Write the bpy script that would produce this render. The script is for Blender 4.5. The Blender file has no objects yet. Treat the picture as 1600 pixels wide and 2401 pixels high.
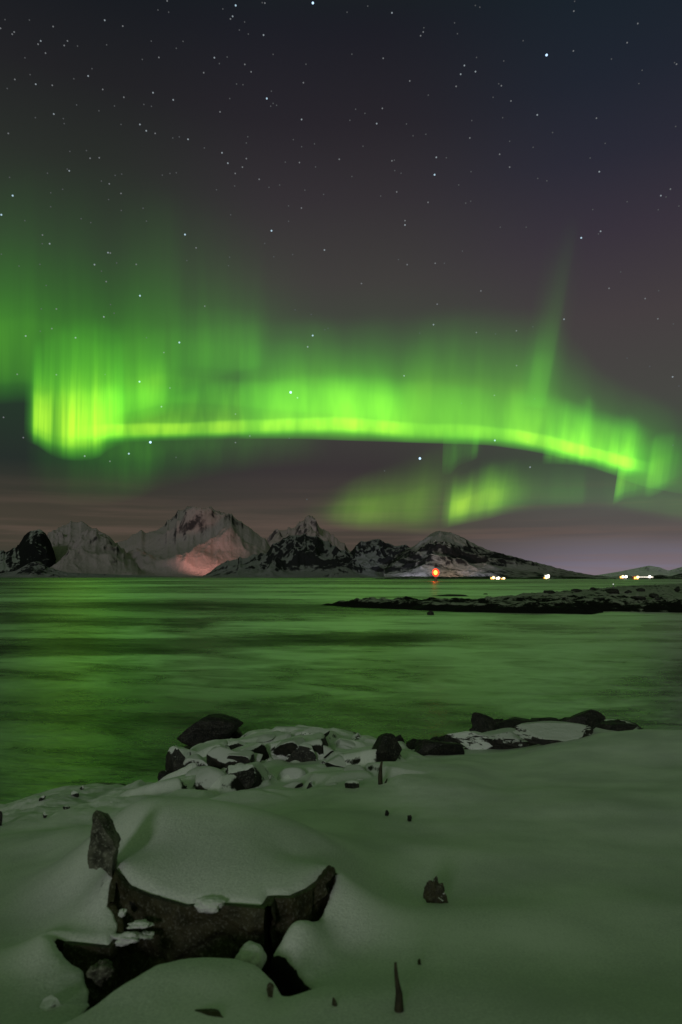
import bpy, bmesh, math, random
import numpy as np

S = bpy.context.scene
COL = S.collection
R = math.radians

# ------------------------------------------------------------------ camera
EYE = 4.2
PITCH = R(5.43)
FPX = 1600.0                      # focal length in photo pixels (24 mm on a 24x36 portrait frame)
cam_d = bpy.data.cameras.new("camera")
cam = bpy.data.objects.new("camera", cam_d)
COL.objects.link(cam)
cam.location = (0, 0, EYE)
cam.rotation_euler = (R(90) + PITCH, 0, 0)
cam_d.sensor_fit = 'VERTICAL'
cam_d.sensor_height = 36.0
cam_d.sensor_width = 24.0
cam_d.lens = 36.0 * FPX / 2401.0
cam_d.clip_start = 0.05
cam_d.clip_end = 900000.0
cam_d.dof.use_dof = True
cam_d.dof.focus_distance = 60.0
cam_d.dof.aperture_fstop = 2.8
S.camera = cam
S.render.engine = 'CYCLES'
S.cycles.max_bounces = 6
S.cycles.transparent_max_bounces = 24
S.cycles.sample_clamp_indirect = 4.0
S.view_settings.view_transform = 'Standard'
S.view_settings.look = 'None'
S.view_settings.gamma = 1.0
S.view_settings.exposure = 0.0

CP, SP = math.cos(PITCH), math.sin(PITCH)

def ray(px, py):
    """direction through a point of the photograph, scaled so that y = 1"""
    u = (px - 800.0) / FPX
    v = (1200.5 - py) / FPX
    y = CP - SP * v
    z = SP + CP * v
    return u / y, z / y

def at(px, py, Y):
    a, b = ray(px, py)
    return (a * Y, Y, EYE + b * Y)

def wat(px, py, z=0.0):
    """the point where that line of sight meets the level z"""
    a, b = ray(px, py)
    Y = (z - EYE) / b
    return (a * Y, Y, z)

def lin(r, g, b):
    f = lambda c: (c / 255 / 12.92) if c / 255 <= 0.04045 else ((c / 255 + 0.055) / 1.055) ** 2.4
    return (f(r), f(g), f(b), 1.0)

# ------------------------------------------------------------------ node helper
class NT:
    def __init__(s, tree):
        s.t = tree; s.n = tree.nodes; s.l = tree.links
    def new(s, typ, **kw):
        n = s.n.new(typ)
        for k, v in kw.items(): setattr(n, k, v)
        return n
    def put(s, sock, v):
        if hasattr(v, 'is_output'): s.l.new(v, sock)
        elif v is not None: sock.default_value = v
    def m(s, op, a, b=None, c=None, clamp=False):
        n = s.new('ShaderNodeMath', operation=op, use_clamp=clamp)
        s.put(n.inputs[0], a); s.put(n.inputs[1], b)
        if c is not None: s.put(n.inputs[2], c)
        return n.outputs[0]
    def mr(s, v, a, b, c=0.0, d=1.0, interp='SMOOTHSTEP'):
        n = s.new('ShaderNodeMapRange', interpolation_type=interp)
        for k, x in zip(('Value', 'From Min', 'From Max', 'To Min', 'To Max'), (v, a, b, c, d)): s.put(n.inputs[k], x)
        return n.outputs['Result']
    def mix(s, f, a, b, blend='MIX'):
        n = s.new('ShaderNodeMix', data_type='RGBA', blend_type=blend)
        s.put(n.inputs[0], f); s.put(n.inputs[6], a); s.put(n.inputs[7], b)
        return n.outputs[2]
    def ramp(s, v, pts, interp='LINEAR'):
        n = s.new('ShaderNodeValToRGB'); cr = n.color_ramp; cr.interpolation = interp
        while len(cr.elements) < len(pts): cr.elements.new(0.5)
        for e, (p, c) in zip(cr.elements, pts): e.position = p; e.color = c
        s.put(n.inputs[0], v)
        return n.outputs[0]
    def curve(s, v, pts):
        n = s.new('ShaderNodeFloatCurve'); cu = n.mapping.curves[0]
        while len(cu.points) < len(pts): cu.points.new(0.5, 0.5)
        for p, (x, y) in zip(cu.points, pts): p.location = (x, y)
        n.mapping.use_clip = False
        n.mapping.update()
        s.put(n.inputs['Value'], v)
        return n.outputs[0]
    def noise(s, vec, scale, detail=4.0, rough=0.5, dist=0.0, dim='3D', typ=None):
        n = s.new('ShaderNodeTexNoise', noise_dimensions=dim)
        if typ: n.noise_type = typ
        if dim == '1D': s.put(n.inputs['W'], vec)
        elif vec is not None: s.put(n.inputs['Vector'], vec)
        n.inputs['Scale'].default_value = scale; n.inputs['Detail'].default_value = detail
        n.inputs['Roughness'].default_value = rough; n.inputs['Distortion'].default_value = dist
        return n.outputs['Fac']
    def xyz(s, x, y, z):
        n = s.new('ShaderNodeCombineXYZ')
        for i, v in enumerate((x, y, z)): s.put(n.inputs[i], v)
        return n.outputs[0]
    def sep(s, v):
        n = s.new('ShaderNodeSeparateXYZ'); s.l.new(v, n.inputs[0]); return n.outputs
    def mapping(s, vec, scale=(1, 1, 1), rot=(0, 0, 0), loc=(0, 0, 0)):
        n = s.new('ShaderNodeMapping'); s.l.new(vec, n.inputs[0])
        n.inputs['Scale'].default_value = scale; n.inputs['Rotation'].default_value = rot; n.inputs['Location'].default_value = loc
        return n.outputs[0]

# ------------------------------------------------------------------ world: the night sky
SUN_EL, SUN_AZ = R(38), R(200)
W = bpy.data.worlds.new("World"); S.world = W; W.use_nodes = True
w = NT(W.node_tree); w.n.clear()
tc = w.new('ShaderNodeTexCoord')
dx, dy, dz = w.sep(tc.outputs['Generated'])
elev = w.m('MULTIPLY', w.m('ARCSINE', dz), 57.2958)
azim = w.m('MULTIPLY', w.m('ARCTAN2', dx, dy), 57.2958)
cl = w.noise(w.mapping(tc.outputs['Generated'], (1.2, 1.2, 26.0)), 3.0, 5.0, 0.55)
cl2 = w.noise(w.mapping(tc.outputs['Generated'], (1.0, 1.0, 8.0), loc=(3, 1, 7)), 2.0, 3.0, 0.5)
e01 = w.m('DIVIDE', elev, 60.0, clamp=True)
def col_ramp(rows):
    return w.ramp(e01, [(e / 60.0, lin(*c)) for e, c in rows], 'LINEAR')
left = col_ramp([(0, (54, 58, 50)), (2.5, (66, 62, 52)), (5, (66, 61, 52)), (9, (38, 46, 42)), (14, (38, 56, 42)), (19, (50, 84, 44)),
                 (25, (50, 64, 48)), (31, (42, 46, 42)), (36, (34, 34, 37)), (42, (22, 26, 32)), (60, (30, 36, 40))])
mid = col_ramp([(0, (76, 68, 60)), (3, (73, 65, 58)), (5.5, (68, 63, 57)), (9, (57, 52, 53)), (13, (62, 62, 58)), (19, (66, 74, 62)),
                (24, (64, 62, 60)), (30, (52, 48, 52)), (35, (40, 37, 43)), (42, (26, 28, 36)), (60, (30, 36, 40))])
right = col_ramp([(0, (130, 123, 140)), (1.4, (112, 106, 118)), (3.4, (96, 88, 86)), (6, (82, 84, 78)), (9, (66, 80, 64)), (14, (70, 70, 66)),
                  (20, (68, 62, 64)), (26, (56, 50, 60)), (31, (42, 42, 54)), (36, (32, 37, 48)), (42, (24, 34, 42)), (60, (30, 36, 40))])
lm = w.mix(w.mr(azim, -22.0, -4.0), left, mid)
base = w.mix(w.mr(azim, 2.0, 23.0), lm, right)
# thin cloud streaks low down
low = w.mr(elev, 1.0, 9.0, 1.0, 0.0)
streak = w.m('MULTIPLY', w.mr(cl, 0.42, 0.68), low)
base = w.mix(w.m('MULTIPLY', streak, 0.36), base, lin(122, 98, 88))
dark = w.m('MULTIPLY', w.mr(cl2, 0.45, 0.65), w.mr(elev, 2.0, 14.0, 1.0, 0.0))
base = w.mix(w.m('MULTIPLY', dark, 0.2), base, lin(46, 44, 44))
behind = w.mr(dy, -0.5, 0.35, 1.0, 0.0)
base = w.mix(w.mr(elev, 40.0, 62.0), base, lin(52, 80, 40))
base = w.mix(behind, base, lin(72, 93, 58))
sky = w.new('ShaderNodeTexSky'); sky.sky_type = 'NISHITA'; sky.sun_disc = False
sky.sun_elevation = R(-6); sky.sun_rotation = SUN_AZ
bg1 = w.new('ShaderNodeBackground'); w.l.new(sky.outputs[0], bg1.inputs[0]); bg1.inputs[1].default_value = 0.05
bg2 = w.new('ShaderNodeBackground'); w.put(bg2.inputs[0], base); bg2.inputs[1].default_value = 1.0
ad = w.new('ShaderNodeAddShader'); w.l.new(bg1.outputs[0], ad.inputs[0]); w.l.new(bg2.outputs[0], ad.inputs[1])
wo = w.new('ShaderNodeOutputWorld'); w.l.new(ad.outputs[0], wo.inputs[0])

# dim sun lamp added behind the camera's left shoulder to model the snow
sl = bpy.data.lights.new("added_sun", 'SUN'); sl.energy = 0.40; sl.angle = R(8); sl.color = (1.0, 0.95, 0.97)
so = bpy.data.objects.new("added_sun", sl); COL.objects.link(so)
so.rotation_euler = (R(75), 0, R(-14))

# ------------------------------------------------------------------ mesh and object helpers
def tag(o, label=None, cat=None, group=None, kind=None):
    if label: o['label'] = label
    if cat: o['category'] = cat
    if group: o['group'] = group
    if kind: o['kind'] = kind
    return o

def mesh(name, verts, faces, mat=None, parent=None, smooth=True, uv=None):
    me = bpy.data.meshes.new(name)
    verts = np.asarray(verts, dtype=np.float64)
    faces = np.asarray(faces, dtype=np.int32)
    me.vertices.add(len(verts)); me.vertices.foreach_set('co', verts.ravel())
    k = faces.shape[1]
    me.loops.add(faces.size); me.loops.foreach_set('vertex_index', faces.ravel())
    me.polygons.add(len(faces)); me.polygons.foreach_set('loop_start', np.arange(0, faces.size, k, dtype=np.int32))
    me.update(calc_edges=True)
    me.polygons.foreach_set('use_smooth', np.full(len(faces), smooth))
    if uv is not None:
        l = me.uv_layers.new(name='UVMap')
        l.data.foreach_set('uv', np.asarray(uv, dtype=np.float32)[faces.ravel()].ravel())
    me.validate()
    if mat: me.materials.append(mat)
    o = bpy.data.objects.new(name, me); COL.objects.link(o)
    if parent: o.parent = parent
    return o

def grid_faces(nr, nc, flip=False):
    i = np.arange(nr - 1)[:, None] * nc + np.arange(nc - 1)[None, :]
    i = i.ravel()
    f = np.stack([i, i + 1, i + nc + 1, i + nc], 1)
    return f[:, ::-1] if flip else f

def empty(name, loc=(0, 0, 0)):
    o = bpy.data.objects.new(name, None); o.location = loc; o.empty_display_size = 0.2
    COL.objects.link(o); return o

def from_bm(name, bm, mat=None, parent=None, smooth=False):
    bmesh.ops.recalc_face_normals(bm, faces=bm.faces)
    me = bpy.data.meshes.new(name); bm.to_mesh(me); bm.free()
    for p in me.polygons: p.use_smooth = smooth
    if mat: me.materials.append(mat)
    o = bpy.data.objects.new(name, me); COL.objects.link(o)
    if parent: o.parent = parent
    return o

# numpy gradient noise
_rs = np.random.RandomState(7)
_perm = np.tile(_rs.permutation(256), 3)
_grad = _rs.normal(size=(256, 3)); _grad /= np.linalg.norm(_grad, axis=1)[:, None]
def perlin(x, y, z=0.0):
    x, y, z = np.broadcast_arrays(np.asarray(x, float), np.asarray(y, float), np.asarray(z, float))
    xi, yi, zi = np.floor(x).astype(int), np.floor(y).astype(int), np.floor(z).astype(int)
    xf, yf, zf = x - xi, y - yi, z - zi
    f = lambda t: t * t * t * (t * (t * 6 - 15) + 10)
    u, v, q = f(xf), f(yf), f(zf)
    def g(i, j, k):
        h = _perm[_perm[_perm[(xi + i) & 255] + ((yi + j) & 255)] + ((zi + k) & 255)]
        G = _grad[h]
        return G[..., 0] * (xf - i) + G[..., 1] * (yf - j) + G[..., 2] * (zf - k)
    L = lambda a, b, t: a + t * (b - a)
    return L(L(L(g(0, 0, 0), g(1, 0, 0), u), L(g(0, 1, 0), g(1, 1, 0), u), v),
             L(L(g(0, 0, 1), g(1, 0, 1), u), L(g(0, 1, 1), g(1, 1, 1), u), v), q)
def fbm(x, y, z=0.0, o=5, gain=0.5):
    s = 0; a = 1.0; f = 1.0
    for _ in range(o):
        s = s + a * perlin(x * f, y * f, np.asarray(z) * f + 13.1 * _); a *= gain; f *= 2.03
    return s
def ridged(x, y, z=0.0, o=5, gain=0.55):
    s = 0; a = 1.0; f = 1.0; wgt = 1.0
    for _ in range(o):
        n = 1 - np.abs(perlin(x * f, y * f, np.asarray(z) * f + 5.7 * _)) * 2.2
        n = np.clip(n, 0, 1) ** 2 * wgt
        wgt = np.clip(n * 1.6, 0, 1)
        s = s + a * n; a *= gain; f *= 2.07
    return s
def sst(x, a, b):
    t = np.clip((x - a) / (b - a), 0, 1); return t * t * (3 - 2 * t)

# ------------------------------------------------------------------ materials
def new_mat(name):
    m = bpy.data.materials.new(name); m.use_nodes = True
    t = NT(m.node_tree); t.n.clear()
    out = t.new('ShaderNodeOutputMaterial')
    return m, t, out
def principled(t, out, col, rough=0.8, bump=None, bdist=0.02, bstr=0.5, spec=0.3):
    p = t.new('ShaderNodeBsdfPrincipled')
    t.put(p.inputs['Base Color'], col); t.put(p.inputs['Roughness'], rough)
    p.inputs['Specular IOR Level'].default_value = spec
    if bump is not None:
        b = t.new('ShaderNodeBump'); b.inputs['Strength'].default_value = bstr; b.inputs['Distance'].default_value = bdist
        t.put(b.inputs['Height'], bump); t.l.new(b.outputs[0], p.inputs['Normal'])
    t.l.new(p.outputs[0], out.inputs[0])
    return p

def snow_mat():
    m, t, out = new_mat("snow")
    tc = t.new('ShaderNodeTexCoord'); o = tc.outputs['Object']
    a = t.noise(o, 75.0, 4, 0.7); b = t.noise(o, 9.0, 4, 0.55); c = t.noise(o, 1.1, 3, 0.5)
    wnd = t.noise(t.mapping(o, (1.0, 3.2, 1.0), rot=(0, 0, R(24))), 2.6, 4, 0.55)
    h = t.m('ADD', t.m('ADD', t.m('MULTIPLY', a, 0.55), t.m('MULTIPLY', b, 0.45)), t.m('MULTIPLY', wnd, 0.15))
    colr = t.mix(t.mr(t.m('ADD', t.m('MULTIPLY', c, 0.5), t.m('MULTIPLY', a, 0.5)), 0.36, 0.64), (0.58, 0.60, 0.60, 1), (0.86, 0.87, 0.86, 1))
    principled(t, out, colr, 0.62, h, 0.03, 0.5, 0.25)
    return m
SNOW = snow_mat()

def ground_mat():
    m, t, out = new_mat("snow_over_rock")
    tc = t.new('ShaderNodeTexCoord'); o = tc.outputs['Object']
    g = t.new('ShaderNodeNewGeometry'); nz = t.sep(g.outputs['Normal'])[2]
    a = t.noise(o, 75.0, 4, 0.7); b = t.noise(o, 9.0, 4, 0.55); c = t.noise(o, 1.1, 3, 0.5)
    wnd = t.noise(t.mapping(o, (1.0, 3.2, 1.0), rot=(0, 0, R(24))), 2.6, 4, 0.55)
    h = t.m('ADD', t.m('ADD', t.m('MULTIPLY', a, 0.55), t.m('MULTIPLY', b, 0.45)), t.m('MULTIPLY', wnd, 0.15))
    colr = t.mix(t.mr(t.m('ADD', t.m('MULTIPLY', c, 0.5), t.m('MULTIPLY', a, 0.5)), 0.36, 0.64), (0.58, 0.60, 0.60, 1), (0.86, 0.87, 0.86, 1))
    q = t.noise(o, 5.0, 5, 0.65)
    mask = t.mr(t.m('ADD', nz, t.m('MULTIPLY', t.m('SUBTRACT', q, 0.5), 0.5)), 0.50, 0.58)
    pz = t.sep(g.outputs['Position'])[2]
    mask = t.m('MULTIPLY', mask, t.mr(t.m('ADD', pz, t.m('MULTIPLY', t.m('SUBTRACT', q, 0.5), 0.16)), 0.02, 0.08))
    colr = t.mix(mask, (0.014, 0.013, 0.011, 1), colr)
    principled(t, out, colr, 0.62, h, 0.03, 0.5, 0.25)
    return m
GROUND = ground_mat()

def rock_mat(name, thr, colA=(0.035, 0.033, 0.026, 1), colB=(0.075, 0.068, 0.05, 1), scale=1.0, lichen=0.0, snowcol=(0.7, 0.72, 0.72, 1)):
    """rock with snow where the face looks up (thr = how level it must be)"""
    m, t, out = new_mat(name)
    tc = t.new('ShaderNodeTexCoord'); o = tc.outputs['Object']
    g = t.new('ShaderNodeNewGeometry'); nz = t.sep(g.outputs['Normal'])[2]
    n1 = t.noise(o, 6.0 * scale, 6, 0.6); n2 = t.noise(o, 38.0 * scale, 4, 0.6)
    colr = t.mix(t.mr(n1, 0.35, 0.65), colA, colB)
    if lichen:
        colr = t.mix(t.m('MULTIPLY', t.mr(n2, 0.52, 0.66), lichen), colr, (0.26, 0.26, 0.22, 1))
    rough_n = t.noise(o, 3.4 * scale, 6, 0.68)
    mask = t.mr(t.m('ADD', nz, t.m('MULTIPLY', t.m('SUBTRACT', rough_n, 0.5), 1.15)), thr - 0.07, thr + 0.07)
    colr = t.mix(mask, colr, snowcol)
    h = t.m('ADD', t.m('ADD', n1, t.m('MULTIPLY', n2, 0.3)), t.m('MULTIPLY', mask, 0.25))
    principled(t, out, colr, t.m('ADD', 0.62, t.m('MULTIPLY', mask, 0.1)), h, 0.05 / scale, 0.7)
    return m
ROCK_BARE = rock_mat("wet_dark_rock", 1.75, (0.008, 0.008, 0.009, 1), (0.022, 0.02, 0.018, 1), lichen=0.25)
ROCK_DUST = rock_mat("snow_dusted_rock", 0.42, (0.010, 0.010, 0.010, 1), (0.03, 0.028, 0.024, 1), lichen=0.25)
ROCK_SNOWY = rock_mat("snow_covered_rock", 0.14, (0.010, 0.010, 0.010, 1), (0.035, 0.03, 0.026, 1), scale=2.2, snowcol=(0.56, 0.58, 0.57, 1))
ROCK_SLAB = rock_mat("streaky_slab_rock", 0.66, (0.010, 0.010, 0.010, 1), (0.035, 0.03, 0.026, 1), scale=3.4, snowcol=(0.56, 0.58, 0.57, 1))
ROCK_BROWN = rock_mat("brown_lichened_rock", 1.22, (0.024, 0.023, 0.009, 1), (0.055, 0.05, 0.024, 1), scale=1.6, lichen=0.35)
ROCK_GREY = rock_mat("grey_lichened_rock", 1.5, (0.03, 0.03, 0.022, 1), (0.13, 0.13, 0.10, 1), scale=2.0, lichen=0.8)

# ------------------------------------------------------------------ the foreground ground (snow)
def tps_fit(P, z, lam=0.0):
    n = len(P)
    d = np.linalg.norm(P[:, None] - P[None], axis=2)
    K = np.where(d > 0, d * d * np.log(d + 1e-12), 0) + lam * np.eye(n)
    A = np.zeros((n + 3, n + 3)); A[:n, :n] = K
    A[:n, n] = 1; A[:n, n + 1:] = P; A[n, :n] = 1; A[n + 1:, :n] = P.T
    return np.linalg.solve(A, np.r_[z, 0, 0, 0])
class TPS:
    def __init__(s, pts, lam=0.003):
        pts = np.array(pts); s.P = s.warp(pts[:, 0], pts[:, 1]); s.w = tps_fit(s.P, pts[:, 2], lam)
    def warp(s, x, y):
        # near things are small and far things large: work in log-distance
        yy = np.maximum(y, 1.0)
        return np.stack([x / yy * 2.0, np.log(yy) * 1.6], -1)
    def __call__(s, x, y):
        shp = np.shape(x); Q = s.warp(np.ravel(x), np.ravel(y)); out = np.empty(len(Q))
        n = len(s.P)
        for i in range(0, len(Q), 40000):
            q = Q[i:i + 40000]
            d2 = ((q[:, None] - s.P[None]) ** 2).sum(2)
            k = 0.5 * d2 * np.log(d2 + 1e-12)
            out[i:i + 40000] = k @ s.w[:n] + s.w[n] + q @ s.w[n + 1:]
        return out.reshape(shp)

LIP = [(273, 2029, 4.1), (306, 2070, 4.0), (352, 2090, 3.95), (439, 2115, 3.9), (515, 2110, 3.88), (625, 2118, 3.85), (634, 2095, 3.96),
       (684, 2095, 3.98), (724, 2077, 4.08), (780, 2034, 4.30)]
PITR = [(790, 2046, 4.28), (772, 2090, 4.12), (747, 2146, 3.96), (722, 2138, 3.86), (704, 2133, 3.78), (685, 2145, 3.74), (655, 2190, 3.66),
        (634, 2233, 3.60)]
LOWR = [(668, 2236, 3.58), (690, 2262, 3.48), (714, 2294, 3.36), (740, 2316, 3.26)]
DOMC = [(668, 2338, 3.12), (643, 2294, 3.25), (612, 2263, 3.34), (561, 2247, 3.40), (500, 2246, 3.40), (439, 2250, 3.36), (357, 2268, 3.24),
        (245, 2325, 3.02), (143, 2396, 2.80)]
LEFT = [(168, 2368, 2.93), (214, 2318, 3.10), (212, 2280, 3.25), (196, 2246, 3.39), (150, 2220, 3.56), (122, 2177, 3.75), (158, 2192, 3.74), (255, 2202, 3.70), (278, 2177, 3.78),
        (278, 2146, 3.86), (257, 2105, 3.96), (262, 2060, 4.05)]
PIT = LIP + PITR + LOWR + DOMC + LEFT
ctrl = [at(*p) for p in LIP + PITR + LOWR + DOMC + LEFT]
ctrl += [at(*p) for p in [
    # snow dome over the big boulder
    (450, 2040, 4.12), (560, 2050, 4.1), (450, 1980, 4.35), (600, 1990, 4.4), (330, 1980, 4.45), (450, 1920, 4.62), (350, 1910, 4.7), (560, 1920, 4.7),
    (430, 1878, 4.9), (540, 1882, 4.95), (320, 1872, 5.0), (690, 2010, 4.55), (760, 1960, 5.1), (700, 1920, 5.4),
    # open snow to the right
    (900, 2000, 5.8), (1100, 2000, 5.9), (1350, 2000, 6.0), (1600, 2000, 6.1), (900, 1900, 7.9), (1150, 1900, 7.9), (1400, 1880, 8.0), (1600, 1880, 8.0),
    (860, 2090, 4.75), (1020, 2120, 4.5), (1250, 2120, 4.5), (1600, 2120, 4.6), (800, 2230, 3.75), (950, 2210, 3.8), (1150, 2230, 3.7), (1600, 2230, 3.8),
    (800, 2330, 3.15), (950, 2310, 3.25), (1150, 2320, 3.2), (1600, 2330, 3.2), (1000, 2400, 2.85), (1300, 2400, 2.8), (1600, 2400, 2.8),
    (850, 1830, 10.2), (1000, 1820, 10.6), (1200, 1800, 11.5), (1400, 1780, 11.5), (1600, 1790, 11.0), (1300, 1740, 13.6), (1400, 1722, 14.3),
    (1500, 1709, 14.6), (1600, 1714, 14.6), (1800, 1716, 14.6), (1100, 1790, 13.0),
    # domes in front of the boulder
    (420, 2330, 3.0), (300, 2370, 2.85), (500, 2290, 3.16), (560, 2340, 2.98), (420, 2400, 2.72), (600, 2400, 2.78), (720, 2345, 3.05), (700, 2400, 2.82), (768, 2334, 3.12),
    (790, 2400, 2.84),
    # left
    (60, 2401, 2.90), (60, 2300, 3.42), (60, 2200, 4.0), (30, 2100, 4.9), (60, 2000, 6.3), (150, 2000, 5.7), (100, 1940, 8.0), (190, 2090, 4.3), (195, 2030, 4.55),
    (-200, 2000, 6.5), (-200, 2200, 4.1), (180, 1940, 7.0), (-100, 2400, 2.9), (230, 2150, 3.92), (200, 1900, 8.6), (20, 1920, 9.0)]]
# hidden ground behind the dome and on towards the shore
for px, Y, z in [(450, 6.2, 2.1), (300, 6.2, 2.05), (600, 6.4, 2.0), (450, 8.0, 1.45), (250, 8.0, 1.4), (650, 8.0, 1.55)]:
    ctrl.append((ray(px, 1700)[0] * Y, Y, z))
for px, py, z in [(450, 1862, 0.95), (600, 1850, 1.0), (700, 1850, 1.1), (330, 1870, 0.65), (600, 1790, 0.72), (480, 1800, 0.6), (700, 1780, 0.75), (800, 1790, 0.9), (800, 1745, 0.6),
                  (180, 1880, 0.6), (60, 1905, 0.55), (900, 1780, 0.75), (1000, 1795, 0.7), (1200, 1755, 0.62), (1300, 1720, 0.5)]:
    ctrl.append(wat(px, py, z))
SHORE = [(-300, 1950), (-150, 1920), (0, 1893), (80, 1872), (150, 1852), (220, 1840), (292, 1838), (330, 1858), (375, 1812), (420, 1775), (500, 1752), (575, 1728), (640, 1722), (720, 1712),
         (810, 1715), (880, 1745), (980, 1765), (1050, 1745), (1110, 1728), (1250, 1700), (1400, 1690), (1480, 1692)]
for px, py in SHORE:
    x, y, z = wat(px, py, 0.0)
    ctrl.append((x, y, 0.03)); ctrl.append((x * 1.05, y * 1.05 + .1, -0.25)); ctrl.append((x * 1.35, y * 1.35, -1.2))
for px, Y in [(1550, 17.2), (1700, 17.0), (2000, 16.5), (2600, 15.0)]:
    a = ray(px, 1700)[0]
    ctrl += [(a * Y, Y, 0.0), (a * Y * 1.3, Y * 1.3, -1.2)]
for x, y, z in [(0, 0, 2.62), (-2, 0.5, 2.6), (2, 0.5, 2.65), (0, 1.5, 2.6), (6, 6, 2.3), (10, 10, 1.9), (-8, 7, 1.5), (5, 3, 2.6), (-5, 3, 2.4), (14, 13, 1.5)]:
    ctrl.append((x, max(y, 1.0), z))
HB = TPS(ctrl, 0.0015)

# signed distance to the pit in front of the boulder (negative inside)
def resample(P, step):
    P = np.asarray(P, float); out = []
    seg = np.linalg.norm(np.diff(P, axis=0), axis=1); cum = np.r_[0, np.cumsum(seg)]
    n = max(2, int(cum[-1] / step)); tt = np.linspace(0, cum[-1], n + 1)
    return np.stack([np.interp(tt, cum, P[:, k]) for k in range(P.shape[1])], 1)
PITXY = np.array([at(*p)[:2] for p in PIT])
def sdist(poly, x, y):
    X = np.ravel(x); Yv = np.ravel(y); d = np.full(len(X), 1e9); inside = np.zeros(len(X), bool)
    n = len(poly)
    for i in range(n):
        a = poly[i]; b = poly[(i + 1) % n]; e = b - a
        t = np.clip(((X - a[0]) * e[0] + (Yv - a[1]) * e[1]) / (e @ e + 1e-12), 0, 1)
        d = np.minimum(d, np.hypot(X - a[0] - t * e[0], Yv - a[1] - t * e[1]))
        c = (a[1] > Yv) != (b[1] > Yv)
        xi = a[0] + (Yv - a[1]) / (e[1] if abs(e[1]) > 1e-9 else 1e-9) * e[0]
        inside ^= c & (X < xi)
    return np.where(inside, -d, d).reshape(np.shape(x))

def worley(x, y, seed=0):
    xi, yi = np.floor(x).astype(int), np.floor(y).astype(int)
    f1 = np.full(np.shape(x), 9.0); f2 = f1.copy(); idv = np.zeros(np.shape(x)); ex = idv.copy(); ey = idv.copy()
    for i in (-1, 0, 1):
        for j in (-1, 0, 1):
            h = _perm[_perm[(xi + i + seed) & 255] + ((yi + j) & 255)]
            px = xi + i + 0.15 + 0.7 * (h / 255.0); py = yi + j + 0.15 + 0.7 * (_perm[h] / 255.0)
            d = np.hypot(x - px, y - py)
            n = d < f1
            f2 = np.where(n, f1, np.minimum(f2, d)); idv = np.where(n, _perm[h + 7] / 255.0, idv)
            ex = np.where(n, x - px, ex); ey = np.where(n, y - py, ey); f1 = np.where(n, d, f1)
    return f1, f2, idv, ex, ey
def ground(x, y, full=True):
    x = np.asarray(x, float); y = np.asarray(y, float)
    z = HB(x, y)
    near = 1 - sst(y, 3.0, 12.0)
    z = z + (0.035 + 0.04 * (1 - near)) * fbm(x * 0.7, y * 0.7, 3.3, 2) * 1.5 * (1 - 0.6 * sst(x / np.maximum(y, 1), 0.10, 0.2) * (1 - near))
    z = z + 0.02 * fbm(x * 2.6, y * 2.6, 8.1, 3) * sst(y, 5, 10) * (1 - sst(x / np.maximum(y, 1), 0.10, 0.2))
    # lumps of snow over hidden stones towards the shore
    u = x / np.maximum(y, 1)
    k = sst(y, 8.5, 10.5) * (1 - sst(u, 0.06, 0.14)) * sst(u, -0.34, -0.24) * sst(z, 0.02, 0.25)
    wx = x * 0.95 + 0.35 * fbm(x * 0.7, y * 0.7, 4.0, 3); wy = y * 0.62 + 0.35 * fbm(x * 0.7, y * 0.7, 14.0, 3)
    f1, f2, cid, ex, ey = worley(wx + 3.3, wy)
    edge = sst(f2 - f1, 0.0, 0.30)
    blk = (cid - 0.45) * 0.34 + (cid - 0.5) * 0.5 * ex - 0.10 * ey
    z = z + k * (blk * edge - 0.13 * (1 - edge)) * 0.9
    k2 = sst(y, 7.5, 10.0) * (1 - sst(u, -0.34, -0.24)) * sst(z, 0.02, 0.3)
    z = z + k2 * fbm(x * 1.6, y * 1.6, 5.0, 4) * 0.16
    if full:
        m = (y < 5.5) & (np.abs(x) < 3)
        if m.any():
            sd = sdist(PITXY, x[m], y[m])
            wob = 0.012 * fbm(x[m] * 9, y[m] * 9, 2.0, 3)
            s = sd + wob
            r = 0.07 + 0.26 * np.exp(-((x[m] + 1.30) ** 2 + (y[m] - 3.1) ** 2) / 0.10)
            # rounded shoulder outside the pit edge, then a steep drop inside
            sh = np.where(s < r, (np.clip(r - s, 0, r) / r) ** 2 * r * 0.45, 0)
            dr = sst(-s, -0.005, 0.05) * 0.55
            z[m] = z[m] - sh - dr
    return z

def fan(us, ys):
    U, Y = np.meshgrid(us, ys)
    X = U * np.maximum(Y, 2.2)
    return X, Y
us = np.r_[np.linspace(-3.2, -0.62, 26, endpoint=False), np.linspace(-0.62, 0.62, 520), np.linspace(0.62, 3.2, 27)[1:]]
ys = [-6.0]
while ys[-1] < 2.2: ys.append(ys[-1] + 0.35 if ys[-1] < 1.5 else ys[-1] + 0.08)
while ys[-1] < 5.3: ys.append(ys[-1] + 0.0105)
while ys[-1] < 40: ys.append(ys[-1] * (1.0058 if ys[-1] < 8 else 1.0032 if ys[-1] < 20 else 1.03))
ys = np.array(ys)
X, Y = fan(us, ys)
Z = ground(X, Y)
# fresh snow lying deeper round the rubble of the point, half burying its stones
Uq = X / np.maximum(Y, 1.0)
Z = Z + 0.13 * sst(Y, 8.0, 9.5) * (1 - sst(Uq, 0.16, 0.24)) * sst(Uq, -0.36, -0.27) * sst(Z, 0.03, 0.25)
tag(mesh("snow_ground", np.stack([X, Y, Z], -1).reshape(-1, 3), grid_faces(*X.shape), GROUND), kind='structure')
print('ground', X.shape, Z.min(), Z.max())

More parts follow.
